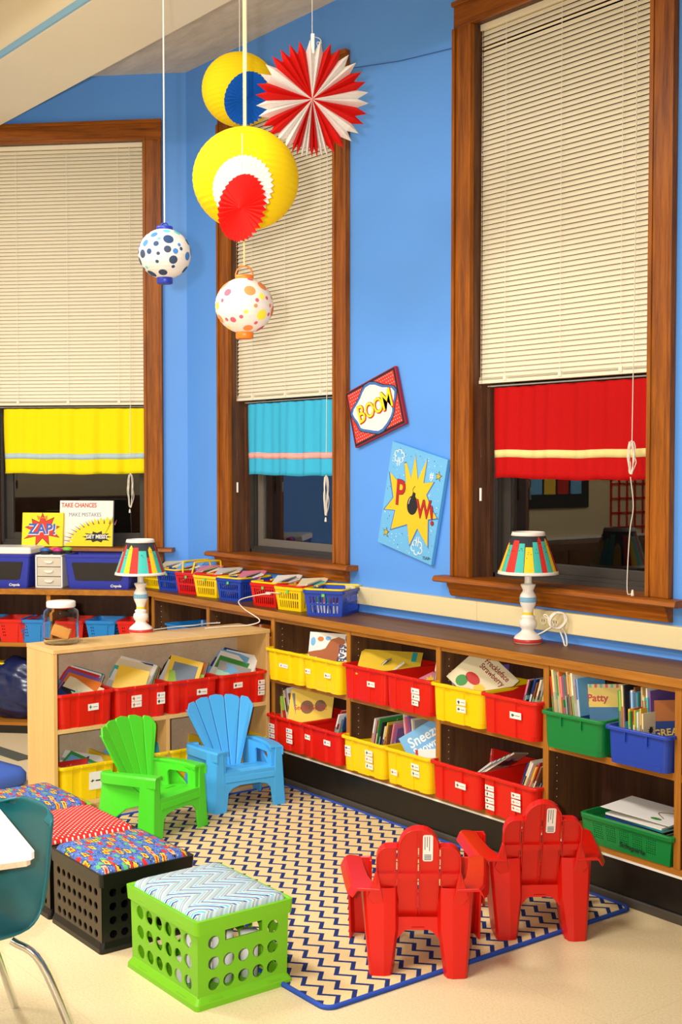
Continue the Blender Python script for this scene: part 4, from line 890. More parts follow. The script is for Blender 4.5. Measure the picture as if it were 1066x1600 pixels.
# ------------------------------------------------------------ crate ottomans
m_comic = mat('comic_fabric', '#4668b4', .85, .15); n = N(m_comic); v, xyz = n.coords()
def vor(scale, sc=(1, 1, 1), rnd=1.0, loc=(0, 0, 0), dm='EUCLIDEAN'):
    mp_ = n.new('ShaderNodeMapping'); mp_.inputs['Scale'].default_value = sc; mp_.inputs['Location'].default_value = loc; mp_.inputs['Rotation'].default_value = (0, 0, -.45); n.link(v, mp_.inputs['Vector'])
    vv = n.new('ShaderNodeTexVoronoi'); vv.voronoi_dimensions = '2D'; vv.distance = dm; vv.inputs['Scale'].default_value = scale; vv.inputs['Randomness'].default_value = rnd; n.link(mp_.outputs[0], vv.inputs['Vector']); return vv
A_ = vor(19, (.5, 1.5, 1), .75, dm='MANHATTAN'); B_ = vor(30, (.6, 1.4, 1), .8, (.31, .17, 0), 'CHEBYCHEV'); D_ = vor(70, (1, 1, 1), 1, (.1, .4, 0))
wob = n.noise(v, 150, 2)
da = n.math('ADD', A_.outputs['Distance'], n.math('MULTIPLY', n.math('SUBTRACT', wob, .5), .35)); db = n.math('ADD', B_.outputs['Distance'], n.math('MULTIPLY', n.math('SUBTRACT', wob, .5), .3))
c0 = n.ramp(n.noise(v, 60, 2), [(.35, '#34508f'), (.5, '#4c6cb0'), (.7, '#5a7cbc')])
c1 = n.mix(n.math('LESS_THAN', D_.outputs['Distance'], .09), c0, '#d9d0b8')
sepb = n.new('ShaderNodeSeparateColor'); n.link(B_.outputs['Color'], sepb.inputs[0]); sepa = n.new('ShaderNodeSeparateColor'); n.link(A_.outputs['Color'], sepa.inputs[0])
colb = n.ramp(sepb.outputs[0], [(0, '#c92f2c'), (.5, '#d94a3a'), (.75, '#5fae6b')], 'CONSTANT')
onb = n.math('GREATER_THAN', sepb.outputs[1], .35)
c2 = n.mix(n.math('MULTIPLY', n.math('LESS_THAN', db, .28), onb), c1, colb)
c3 = n.mix(n.math('LESS_THAN', da, .38), c2, '#1b1a22'); c4 = n.mix(n.math('LESS_THAN', da, .31), c3, n.ramp(sepa.outputs[0], [(0, '#ddb53a'), (.5, '#e6c850'), (.8, '#d9a888')], 'CONSTANT'))
c5 = n.mix(n.math('LESS_THAN', n.math('ADD', A_.outputs['Distance'], n.math('MULTIPLY', n.math('SUBTRACT', n.noise(v, 420, 1), .5), .5)), .15), c4, '#b42a20'); n.link(c5, n.b.inputs['Base Color'])
m_dots = mat('red_dot_fabric', '#dc2f26', .85, .15); n = N(m_dots); v, xyz = n.coords()
P_ = 1/.0165; gx = n.math('MULTIPLY', n.math('ADD', xyz[0], xyz[1]), P_*.7071); gy = n.math('MULTIPLY', n.math('SUBTRACT', xyz[0], xyz[1]), P_*.7071)
fx = n.math('SUBTRACT', n.math('FRACT', gx), .5); fy = n.math('SUBTRACT', n.math('FRACT', gy), .5)
n.link(n.mix(n.math('LESS_THAN', n.math('ADD', n.math('MULTIPLY', fx, fx), n.math('MULTIPLY', fy, fy)), .045), '#dc2f26', '#f2e6dc'), n.b.inputs['Base Color'])
m_zig = mat('chevron_fabric', '#a9b7b8', .85, .15); n = N(m_zig); v, xyz = n.coords()
t = n.math('ABSOLUTE', n.math('SUBTRACT', n.math('FRACT', n.math('MULTIPLY', n.math('ADD', xyz[0], 5), 1/.135)), .5))
w_ = n.math('FRACT', n.math('MULTIPLY', n.math('ADD', n.math('ADD', xyz[1], 5), n.math('MULTIPLY', t, .17)), 1/.085))
asc = n.math('LESS_THAN', n.math('FRACT', n.math('MULTIPLY', n.math('ADD', xyz[0], 5), 1/.135)), .5)
strp = n.ramp(w_, [(0, '#2f4f93'), (.12, '#f1efe4'), (.19, '#4fb2d2'), (.33, '#f1efe4'), (.4, '#6b6d60'), (.45, '#b5bfba'), (.55, '#2f4f93'), (.66, '#f1efe4'), (.72, '#5cbbd6'), (.83, '#f1efe4'), (.89, '#5a5c58'), (.93, '#a8b4b0')], 'CONSTANT')
strg = n.ramp(w_, [(0, '#8fa5ad'), (.12, '#b7c1bf'), (.19, '#97b6be'), (.33, '#b9c4c2'), (.4, '#8f9893'), (.47, '#b3bdba'), (.55, '#8b9fae'), (.66, '#b9c2bf'), (.8, '#9db2b6'), (.9, '#a9b2ae')], 'CONSTANT')
n.link(n.mix(asc, strg, strp), n.b.inputs['Base Color'])
def crate(label, m_, mside, mcush, x0, x1, y0, y1, H, flange, cols, rows, handle=False):
    ox, oy = (x0+x1)/2, (y0+y1)/2; root = thing('crate_ottoman', label, 'crate seat', (ox, oy, 0), 0, 'padded milk crate seats in a row')
    hx, hy = (x1-x0)/2, (y1-y0)/2; zb0, zt0 = .035, H-.045; bx, by = hx-flange, hy-flange; tx, ty = hx-flange*.7, hy-flange*.7
    if H < .27: pass
    sides = [((-bx, -by), (bx, -by), (-tx, -ty), (tx, -ty)), ((bx, -by), (bx, by), (tx, -ty), (tx, ty)), ((bx, by), (-bx, by), (tx, ty), (-tx, ty)), ((-bx, by), (-bx, -by), (-tx, ty), (-tx, -ty))]
    for k, (a, b_, c_, d) in enumerate(sides):
        bl, br, tl, tr = Vector((*a, 0)), Vector((*b_, 0)), Vector((*c_, H-.002)), Vector((*d, H-.002)); nr = (br-bl).cross(tl-bl).normalized(); Lw = (br-bl).length
        nc = cols if k % 2 == 0 else rows[1]; nr_ = rows[0]; m2 = MB()
        fn = lambda u, v, w_: tuple((bl*(1-u/Lw)+br*(u/Lw))*(1-v/H)+(tl*(1-u/Lw)+tr*(u/Lw))*(v/H)-nr*w_)
        mg = .03 if handle else .022; cw = (Lw-2*mg)/nc; chh = (zt0-zb0)/nr_; r = min(cw, chh)*(.385 if handle else .33)
        skip = set()
        if handle and k % 2 == 1:
            skip = {(i, nr_-1) for i in range(1, nc-1)}
        m2.prism([(0, 0), (Lw, 0), (Lw, zb0), (0, zb0)], fn, 0, .005); m2.prism([(0, zt0), (Lw, zt0), (Lw, H), (0, H)], fn, 0, .005)
        m2.prism([(0, zb0), (mg, zb0), (mg, zt0), (0, zt0)], fn, 0, .005); m2.prism([(Lw-mg, zb0), (Lw, zb0), (Lw, zt0), (Lw-mg, zt0)], fn, 0, .005)
        for i in range(nc):
            for j in range(nr_):
                u0, v0 = mg+i*cw, zb0+j*chh
                if (i, j) in skip: continue
                m2.holecell(fn, u0, u0+cw, v0, v0+chh, r, 0, .005)
        if skip:
            u0, u1, v0, v1 = mg+cw, mg+(nc-1)*cw, zb0+(nr_-1)*chh, zt0
            m2.lattice(fn, [u0, u0+(u1-u0)*.08, u1-(u1-u0)*.08, u1], [v0, v0+.03, v1-.002, v1], lambda i, j: i == 1 and j == 1, 0, .005)
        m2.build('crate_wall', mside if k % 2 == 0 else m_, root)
    P = lambda e_, z: [(x, y, z) for x, y in rrect(-hx+flange*.6-e_, hx-flange*.6+e_, -hy+flange*.6-e_, hy-flange*.6+e_, .012, 3)]
    rim = MB().loft([P(-.006, H-.05), P(flange*.5, H-.045), P(flange*.5+.003, H), P(flange*.5-.003, H), P(-.012, H-.01), P(-.012, H-.05), P(-.006, H-.05)], False, False); rim.build('top_rim', m_, root, recalc=True)
    Q = lambda e_, z: [(x, y, z) for x, y in rrect(-hx+flange-e_, hx-flange+e_, -hy+flange-e_, hy-flange+e_, .012, 3)]
    MB().loft([Q(-.004, .04), Q(.002, .036), Q(flange-.001, .016), Q(flange, 0), Q(-.02, 0), Q(-.02, .006), Q(-.006, .008), Q(-.006, .04), Q(-.004, .04)], False, False).build('base_flange', m_, root, recalc=True)
    MB().box(-bx, bx, -by, by, .002, .007).build('crate_floor', m_, root)
    if handle:
        for sy, sx in ((-1, -.55), (-1, .55)):
            MB().box(sx*hx-.03, sx*hx+.03, -hy+.004, -hy+.012, .008, .026).build('stacking_lug', m_, root, bevel=.002)
            MB().box(sx*hx-.025, sx*hx+.025, -hy-.0, -hy+.006, H-.032, H-.012).build('stacking_lug', m_, root, bevel=.002)
        for sx in (-.6, .6):
            MB().box(hx-.012, hx-.004, sx*hy-.028, sx*hy+.028, .008, .026).build('stacking_lug', m_, root, bevel=.002)
            MB().box(hx-.006, hx, sx*hy-.025, sx*hy+.025, H-.032, H-.012).build('stacking_lug', m_, root, bevel=.002)
        for k in range(5): MB().box(hx*.1+.02*k, hx*.1+.02*k+.012, -by+.03, by-.03, .008, .10-.006*k).build('folded_papers', m_paper, root) if k == 0 else None
    # cushion
    e_ = .006; ins = flange*.6+.004
    rings = [[(x, y, z) for x, y in rrect(-hx+ins+q, hx-ins-q, -hy+ins+q, hy-ins-q, .02, 4)] for q, z in ((.004, H-.04), (0, H-.02), (0, H-.004), (.006, H+.010), (.02, H+.018), (.07, H+.023), (.14, H+.025))]
    MB().loft(rings, True, True, 0, True).build('cushion', mcush, root)
    if m_ is m_lime and handle:
        pp_ = None
    return root
crate('lime green milk crate seat with chevron cushion, nearest in the row', m_lime, m_lime, m_zig, -3.702, -3.25, 1.942, 2.305, .278, .016, 6, (3, 5), True)
crate('black milk crate seat with comic print cushion next to the lime green one', m_bcrate, m_bcrate2, m_comic, -4.232, -3.835, 1.915, 2.285, .275, .010, 8, (4, 7))
crate('black milk crate seat with red polka dot cushion', m_bcrate, m_bcrate2, m_dots, -4.652, -4.25, 1.915, 2.285, .275, .010, 8, (4, 7))
crate('milk crate seat with comic print cushion at the far end of the row', m_lime, m_lime, m_comic, -5.085, -4.672, 1.93, 2.30, .275, .012, 6, (3, 5))
ro = MB()
for k, (x, y, r_) in enumerate([(-3.38, 2.03, .03), (-3.40, 2.13, .034), (-3.38, 2.22, .03), (-3.47, 2.05, .03), (-3.48, 2.15, .03)]):
    q = MB().lathe([(.001, 0), (r_, 0), (r_, .145+.01*(k % 2)), (.001, .145+.01*(k % 2))], 16); q.build('paper_roll', m_paper).matrix_world = Matrix.Translation((x, y, .0085))
    bpy.context.view_layer.update(); o = [x_ for x_ in bpy.data.objects if x_.name.startswith('paper_roll')][-1]; tag(o, 'rolled white paper standing inside the lime green crate, %s' % ['near corner', 'middle of the right side', 'far corner', 'second row, near', 'second row, far'][k], 'paper roll', 'paper rolls inside the lime green crate')

# ------------------------------------------------------------ lamps
m_shade = mat('shade_charcoal', '#2e3038', .7); m_trim = mat('shade_trim', '#f0e8da', .6); m_lampw = mat('lamp_white_paint', '#efe9dd', .4)
m_teald = mat('shade_turquoise', '#3ebdb0', .7); m_redd = mat('shade_red', '#d8281c', .7); m_yeld = mat('shade_yellow', '#f1cf1b', .7)
m_rib = mat('ribbon_blue', '#2f93bd', .7); n = N(m_rib); v, xyz = n.coords()
an = n.math('MULTIPLY', n.math('ARCTAN2', xyz[1], xyz[0]), 22/pi); zz = n.math('MULTIPLY', xyz[2], 150)
fa = n.math('SUBTRACT', n.math('FRACT', an), .5); fz = n.math('SUBTRACT', n.math('FRACT', zz), .5)
n.link(n.mix(n.math('LESS_THAN', n.math('ADD', n.math('MULTIPLY', fa, fa), n.math('MULTIPLY', fz, fz)), .06), '#2f93bd', '#ffffff'), n.b.inputs['Base Color'])
def lamp(label, loc, rz, skyl, cord):
    root = thing('table_lamp', label, 'lamp', loc, rz, 'table lamps with painted skyline shades')
    prof = [(.058, .0), (.061, .002), (.061, .018), (.059, .021), (.057, .026), (.045, .036), (.030, .048), (.026, .058), (.034, .066), (.039, .080), (.036, .095), (.027, .104), (.031, .110), (.030, .114), (.022, .120), (.021, .132), (.026, .150), (.033, .165), (.036, .18), (.036, .195), (.034, .207), (.024, .222), (.023, .228), (.033, .250), (.032, .254), (.018, .256), (.016, .262), (.016, .34)]
    MB().lathe(prof, 32).build('lamp_base', m_lampw, root)
    MB().lathe([(.0612, .003), (.0618, .004), (.0618, .0175), (.0612, .0185)], 32, cap=False).build('red_base_band', mat('lamp_red_paint', '#c8322c', .4), root)
    MB().lathe([(.0365, .176), (.0368, .178), (.0368, .197), (.0365, .199)], 32, cap=False).build('dotted_ribbon', m_rib, root)
    MB().lathe([(.0215, .121), (.0225, .123), (.0222, .131), (.0215, .133)], 32, cap=False).build('yellow_band', m_yeld, root)
    rb, rt, z0, z1 = .130, .068, .30, .478
    sh = MB(); k = 48; ri = []
    for r, z in ((rb, z0), (rt, z1), (rt-.003, z1), (rb-.003, z0), (rb, z0)): ri.append([(r*cos(2*pi*i/k), r*sin(2*pi*i/k), z) for i in range(k)])
    sh.loft(ri, False, False, 0, True); trims = []
    R_ = lambda z, e_=.0: rb+(rt-rb)*(z-z0)/(z1-z0)+e_
    for a0, a1 in ((z0-.001, z0+.012), (z1-.014, z1+.002)):
        trims.append(MB().loft([[(R_(z, e_)*cos(2*pi*i/k), R_(z, e_)*sin(2*pi*i/k), z) for i in range(k)] for z, e_ in ((a0, .001), (a0, .0025), (a1, .0025), (a1, .0005), (a1, -.004), (a0, -.004), (a0, .001))], False, False, 0, True))
    # skyline blocks: (angle in degrees from facing, width deg, top fraction, colour, pointed)
    bl = {0: MB(), 1: MB(), 2: MB()}; dots = MB()
    for (a, wd, tp, c_, pt) in skyl:
        m2 = bl[c_]; n_ = 4; zt = z0+.012+(z1-z0-.026)*tp
        pts = []
        for j in range(n_+1):
            aa = a-wd/2+wd*j/n_; pts.append(aa)
        lo = [(R_(z0+.012, .0008)*sin(radians(q_)), -R_(z0+.012, .0008)*cos(radians(q_)), z0+.012) for q_ in pts]
        zz_ = [zt-(.016 if pt and j in (0, n_) else (.007 if pt and j in (1, n_-1) else 0)) for j in range(n_+1)]
        hi = [(R_(z_, .0008)*sin(radians(a+(q_-a)*.93)), -R_(z_, .0008)*cos(radians(a+(q_-a)*.93)), z_) for q_, z_ in zip(pts, zz_)]
        m2.add(lo+hi, [(j, j+1, n_+2+j, n_+1+j) for j in range(n_)])
        for _ in range(4):
            q_ = a+random.uniform(-.3, .3)*wd; z_ = zt-random.choice((.022, .03, .045)); r = R_(z_, .0016); cx, cy = r*sin(radians(q_)), -r*cos(radians(q_)); tx_, ty_ = cos(radians(q_)), sin(radians(q_))
            dots.add([(cx+tx_*.002*cos(w2), cy+ty_*.002*cos(w2), z_+.002*sin(w2)) for w2 in [2*pi*i/6 for i in range(6)]], [(0, 1, 2, 3, 4, 5)])
    for i in range(3): sh.add(bl[i].v, bl[i].f, i+1, True)
    sh.add(dots.v, dots.f, 4)
    shade = sh.build('lamp_shade', [m_shade, m_teald, m_redd, m_yeld, m_ink], root)
    for tr_ in trims: tr_.build('shade_trim', m_trim, shade)
    c_ = MB()
    for pts in cord: c_.tube(smooth_curve(pts, 6), .0036, 6)
    c_.build('power_cord', m_cord, root)
    return root
skyR = [(-78, 16, .82, 2, 1), (-62, 14, .75, 0, 0), (-44, 22, .88, 1, 0), (-24, 18, .80, 0, 0), (-4, 20, .70, 2, 0), (14, 16, .84, 0, 0), (29, 13, 1.0, 1, 1), (42, 15, .86, 0, 0), (57, 14, .95, 2, 1), (72, 16, .9, 1, 0)]
skyL = [(-80, 14, .7, 0, 0), (-66, 15, .95, 1, 1), (-52, 13, .80, 0, 0), (-38, 15, .93, 2, 1), (-20, 21, .85, 1, 0), (3, 26, .74, 0, 0), (20, 9, .52, 1, 0), (31, 16, .88, 2, 1), (47, 16, .72, 0, 0), (62, 12, .95, 1, 1), (76, 14, .7, 0, 0)]
for sk in (skyL, skyR):
    for a in range(95, 266, 17): sk.append((a, 16.5, random.uniform(.65, .95), random.randint(0, 2), random.random() < .4))
bun = []
for i in range(26):
    a = i/26*2*pi*4.3; bun.append((.13+.038*cos(a)+.008*sin(i), .02+.02*sin(a*.7), .085+.034*sin(a)))
lamp('table lamp with a painted skyline shade on the walnut worktop by the right window', (-3.79, 3.935, .9), HD-.05, skyR,
     [[(.04, -.01, .035), (.06, -.04, .05), (.09, -.05, .07), (.11, -.055, .085)], [(x-.01, y-.085, z+.02) for x, y, z in bun], [(.125, -.055, .07), (.14, -.085, .03), (.145, -.105, .005), (.155, -.10, .005), (.155, -.07, .04), (.14, -.055, .07)], [(.10, -.055, .09), (.075, -.05, .125), (.065, -.04, .12), (.10, -.05, .10)]])
lamp('table lamp with a painted skyline shade standing on the birch bookcase', (-5.725, 3.10, .805), HD+.22, skyL,
     [[(.05, .02, .006), (.12, .08, .005), (.2, .14, .005), (.29, .15, .008), (.36, .22, .006), (.44, .24, .006)]])
wc = MB().tube(smooth_curve([(-5.62, 3.42, .81), (-5.60, 3.55, .812), (-5.56, 3.66, .815), (-5.50, 3.685, .845), (-5.66, 3.69, .89), (-5.72, 3.70, .93), (-5.50, 3.69, .98), (-5.45, 3.72, .985), (-5.53, 3.745, .985), (-5.42, 3.76, .99)], 6), .0032, 6)
o = wc.build('extension_cord', m_cord); tag(o, 'white cord looping from the birch bookcase up to the worktop baskets', 'cord')

# jar
root = thing('plastic_jar', 'clear plastic jar with white lid and snack packet on the birch bookcase', 'jar', (-5.60, 2.60, .805), HD)
root.scale = (1.22, 1.22, 1.22)
MB().lathe([(.001, .001), (.06, .001), (.068, .008), (.070, .03), (.070, .115), (.066, .132), (.052, .142), (.052, .15), (.050, .15), (.050, .142), (.064, .130), (.068, .115), (.068, .03), (.066, .01), (.058, .004), (.001, .004)], 32, cap=False).build('jar_body', m_clear, root)
MB().lathe([(.001, .146), (.056, .146), (.057, .148), (.057, .166), (.054, .169), (.001, .170)], 32, cap=False).build('jar_lid', m_white, root)
ck = MB().box(-.045, .045, -.012, .012, -.028, .028).build('snack_packet', mat('cracker_orange', '#e0a04c', .45), None, bevel=.006); ck.matrix_world = Matrix.Translation((-5.60, 2.60, .862)) @ Matrix.Rotation(HD, 4, 'Z') @ Matrix.Rotation(.35, 4, 'Y'); tag(ck, 'orange snack packet lying inside the clear plastic jar', 'packet')

# ------------------------------------------------------------ small shopping baskets along the worktop
def shop_basket(label, col, hcol, loc, rz, W=.20, D=.27, H=.115, handles='down', big=False):
    m_ = COL[col]; mh = COL[hcol]; root = thing('shopping_basket', label, 'basket', loc, rz, 'small plastic shopping baskets on the worktop')
    wt, dt, wb, db = W/2, D/2, W/2*.86, D/2*.88; b_ = MB()
    cs = [(-wb, -db, 0), (wb, -db, 0), (wb, db, 0), (-wb, db, 0)]; ts = [(-wt, -dt, H), (wt, -dt, H), (wt, dt, H), (-wt, dt, H)]
    for i in range(4):
        j = (i+1) % 4; bl, br, tl, tr = map(Vector, (cs[i], cs[j], ts[i], ts[j])); nr = (br-bl).cross(tl-bl).normalized()
        fn = lambda u, v, w_: tuple((bl*(1-u)+br*u)*(1-v)+(tl*(1-u)+tr*u)*v-nr*w_)
        nb = 9 if i % 2 == 0 else 11; us = [0]
        for k in range(nb): c_ = .1+.8*(k+.5)/nb; us += [c_-.29*.8/nb, c_+.29*.8/nb]
        us.append(1); b_.lattice(fn, us, [0, .12, .42, .50, .76, 1], lambda a_, c_: a_ % 2 == 1 and c_ in (1, 3), 0, .0035)
    b_.box(-wb, wb, -db, db, 0, .003)
    P = lambda e_, z: [(x, y, z) for x, y in rrect(-wt-e_, wt+e_, -dt-e_, dt+e_, .02, 3)]
    b_.loft([P(0, H-.016), P(.007, H-.014), P(.008, H), P(-.003, H+.001), P(-.003, H-.014), P(0, H-.016)], False, False); b_.build('basket_body', m_, root)
    for s in (-1, 1):
        if handles == 'down': pts = [(s*(wt-.004), -.03, H+.004), (s*(wt-.0), -dt+.03, H+.006), (s*(wt-.02), -dt-.002, H+.006), (0, -dt-.003, H+.006), (-s*(wt-.02), -dt-.002, H+.006), (-s*(wt), -dt+.03, H+.006), (-s*(wt-.004), -.03, H+.004)]; pts = [(x, -s*y, z) for x, y, z in pts]
        else: pts = [(s*.02-.03*0+(s*.02), -dt+.01, H-.005), (s*.05, -dt+.02, H+.05), (s*.05, -dt+.04, H+.065), (s*.05, dt-.04, H+.065), (s*.05, dt-.02, H+.05), (s*.04, dt-.01, H-.005)]
        MB().tube(smooth_curve(pts, 4), .0055, 8).build('handle', mh, root)
    MB().box(-.008, .008, -dt-.004, -dt-.0015, H-.03, H-.014).build('sticker', mat('sticker_green', '#5fd05a', .5), root)
    return root
bk_pos = [('yellow', 'blue', -6.87), ('blue', 'yellow', -6.66), ('red', 'yellow', -6.43), ('yellow', 'red', -6.22), ('blue', 'yellow', -5.97), ('red', 'yellow', -5.62), ('yellow', 'red', -5.385)]
names = ['yellow shopping basket furthest left on the worktop, partly behind the lamp shade', 'blue shopping basket with folded yellow handles, second from the left', 'red shopping basket with raised yellow handles', 'yellow shopping basket between the red and the blue one, left half',
         'blue shopping basket with a green sticker, in the middle of the row', 'red shopping basket right of the middle blue one', 'yellow shopping basket next to the large blue one']
for k, ((c_, h_, x), nm) in enumerate(zip(bk_pos, names)):
    shop_basket(nm, c_, h_ if k != 2 else 'yellow', (x, 3.895, .9005), .18 if k < 6 else .15, W=.20, D=.25, H=.125, handles='up' if k == 2 else 'down')
    for q in range(3):
        col = [['ivory', 'white', 'cream'], ['orange', 'white', 'light blue'], ['lime green', 'white', 'pink'], ['white', 'cream', 'pale grey'], ['purple', 'white', 'pink'], ['purple', 'pale grey', 'white'], ['white', 'turquoise', 'cream']][k][q]
        book(.15, .19, .006, Matrix.Translation((x, 3.895, .9005)) @ facing((-.02+.02*q, .02*q-.01, .112+.009*q), (-.3+.2*q, -.22, .9), 14*(q-1)), col, '%s folder in the %s' % (col, nm.split(',')[0]), plain=True)
shop_basket('large blue shopping basket full of markers at the right end of the row', 'blue', 'yellow', (-5.13, 3.895, .9005), .55, W=.215, D=.285, H=.13)
mks = ['red', 'green', 'blue', 'purple', 'orange', 'pink', 'teal', 'brown', 'maroon', 'lime green', 'black', 'turquoise']
for k, c_ in enumerate(mks):
    c_ = 'dark blue' if c_ == 'blue' else c_
    r_ = MB().tube([(0, 0, 0), (0, 0, .09)], .0065, 8).build('marker', m_paper); r_.matrix_world = Matrix.Translation((-5.125, 3.90, .9045)) @ Matrix.Rotation(.55, 4, 'Z') @ Matrix.Translation((-.075+.0145*k if k < 11 else .07, -.105+.012*(k % 2), .002)) @ Matrix.Rotation(.12*((k % 3)-1), 4, 'Y')
    MB().tube([(0, 0, .06), (0, 0, .095)], .0072, 8).build('cap', PM[c_], r_)
    lb = 'white marker with a %s cap in the large blue basket' % c_
    tag(r_, lb, 'marker', 'markers in the large blue shopping basket')

# ------------------------------------------------------------ things on and in the left bookcase (frame of the bay wall)
def AW(x, y, z, rz=0): return mwA @ Matrix.Translation((x, y, z)) @ Matrix.Rotation(rz, 4, 'Z')
def chalk_bin(label, x0, x1, lid):
    root = bpy.data.objects.new('storage_bin', None); C.objects.link(root); root.matrix_world = AW((x0+x1)/2, -.10-.075, .9005); tag(root, label, 'bin', 'blue storage bins with chalkboard fronts')
    W, D, H = x1-x0, .24, .21
    m_ = MB(); rings = []
    for z, sc, i in ((0, .9, 0), (.01, .91, 0), (H-.02, .985, 0), (H-.018, 1.01, 0), (H, 1.01, 0), (H, .98, 0), (.01, .88, 0)):
        rings.append([(x, y, z) for x, y in rrect(-W/2*sc, W/2*sc, -D/2*sc, D/2*sc, .015, 4)])
    m_.loft(rings).build('bin_body', m_royal, root, bevel=.002)
    th = math.atan2(D/2*.09, H); f = frame((0, -D/2*.945-.003, H*.5), (1, 0, 0), (0, -tan(th), 1))
    MB().prism([(-W*.39, .05), (-W*.34, -.05), (-W*.30, -.055), (W*.30, -.055), (W*.34, -.05), (W*.39, .05), (W*.38, .056), (-W*.38, .056)], XY, -.002, .0012).build('chalkboard_panel', m_chalk, root, mw=f)
    text('logo_text', 'Crayola', .022, m_paper, root, frame((W*.26, -D/2*.905-.006, .018), (1, 0, 0), (0, 0, 1)), bold=.0006, shear=.15)
    if lid: MB().loft([[(x, y, z) for x, y in rrect(-W/2-e_, W/2+e_, -D/2-e_, D/2+e_, .015, 4)] for e_, z in ((.004, H+.001), (.008, H+.004), (.008, H+.03), (-.003, H+.042))]).build('bin_lid', m_white, root, bevel=.003)
    return root
chalk_bin('blue storage bin with chalkboard front and white lid, at the far left', -1.37, -.93, True)
chalk_bin('blue storage bin with chalkboard front, half behind the left lamp shade', -.71, -.28, False)
root = bpy.data.objects.new('drawer_organizer', None); C.objects.link(root); root.matrix_world = AW(-.815, -.20, .9005); tag(root, 'small white desktop unit with three frosted drawers between the blue bins', 'drawer unit')
W, D, H = .175, .16, .205
MB().box(-W/2, W/2, D/2-.004, D/2, 0, H).box(-W/2, -W/2+.01, -D/2, D/2, 0, H).box(W/2-.01, W/2, -D/2, D/2, 0, H).box(-W/2, W/2, -D/2, D/2, H-.014, H).box(-W/2, W/2, -D/2, D/2, 0, .01).build('cabinet_frame', m_white, root, bevel=.002)
m_frost = mat('frosted_plastic', '#cfc8b4', .35)
for k in range(3):
    z0 = .012+.06*k; d_ = MB().box(-W/2+.012, W/2-.012, -D/2+.003, D/2-.01, z0, z0+.056).build('drawer', m_frost, root, bevel=.003)
    MB().prism(arc(0, 0, .028, 180, 360, 8, .014), lambda u, v, d, z0=z0: (u-.0, d, z0+.036+v), -D/2-.006, -D/2+.003).build('drawer_pull', m_white, d_)
for k, (c_, dx, dy) in enumerate((('#2a67b4', -.045, -.03), ('#e4643a', -.01, .045), ('#c02a80', .045, -.03), ('#86c83a', .08, .05))):
    r_ = bpy.data.objects.new('hole_punch', None); C.objects.link(r_); r_.matrix_world = AW(-.815+dx*.9, -.20+dy, 1.1065); cn = ('blue', 'orange', 'magenta', 'lime green')[k]; tag(r_, '%s topped craft punch lying on the white drawer unit' % cn, 'craft punch', 'craft punches on the drawer unit')
    MB().loft([[(x, y, z) for x, y in disc(0, 0, r, 16, 1, .8)] for r, z in ((.030, 0), (.032, .004), (.032, .016), (.028, .02))]).build('punch_base', m_ink, r_)
    MB().loft([[(x, y, z) for x, y in disc(0, 0, r, 16, 1, .8)] for r, z in ((.032, .0202), (.035, .026), (.030, .036), (.014, .041))], smooth=True).build('punch_cap', mat('punch_%d' % k, c_, .35), r_)
# small laundry style baskets
def mini_basket(label, m_, x):
    root = bpy.data.objects.new('small_basket', None); C.objects.link(root); root.matrix_world = AW(x, -.235, .5665); tag(root, label, 'basket', 'small perforated baskets on the shelf below the left window')
    W, D, H = .185, .25, .145; m2 = pbasket('', None, W, D, H, .80, 0, 0, groups=2, gx=4, gy=4); m2.build('basket_body', m_, root)
    MB().prism([(-W*.18, 0), (W*.18, 0), (W*.25, H-.03), (W*.4, H-.012), (-W*.4, H-.012), (-W*.25, H-.03)], lambda u, v, d: (u, -D/2*(.80+.2*v/H)-d, v), .001, .004).build('front_panel', m_, root, recalc=True)
for m_, x, lb in ((m_cyanp, -1.235, 'blue perforated basket cut off by the left edge of the photo'), (m_redp, -1.03, 'red perforated basket at the left, by the shelf divider'), (m_cyanp, -.885, 'blue perforated basket just left of the plastic jar'), (m_redp, -.66, 'red perforated basket just right of the plastic jar'), (m_cyanp, -.46, 'blue perforated basket between the jar and the lamp base'), (m_redp, -.262, 'red perforated basket behind the lamp base')):
    mini_basket(lb, m_, x)
def tray(label, m_, x, y, w_, d_, h_, z):
    r_ = bpy.data.objects.new('plastic_tray', None); C.objects.link(r_); r_.matrix_world = Matrix.Translation((x, y, z)); tag(r_, label, 'tray')
    MB().loft([[(a, b_, zz_) for a, b_ in rrect(-w_/2*s, w_/2*s, -d_/2*s, d_/2*s, .03, 4)] for s, zz_ in ((.9, 0), (.97, h_-.01), (1.02, h_-.01), (1.02, h_), (.96, h_), (.9, .004))]).build('tray_body', m_, r_, bevel=.002)
tray('blue plastic tray on the shelf right of the bay corner', m_cyanp, -6.39, 3.89, .5, .28, .16, .549)
tray('orange plastic tray on the shelf behind the birch bookcase end', mat('orange_plastic', '#c8601c', .35), -5.745, 3.89, .5, .28, .2, .549)
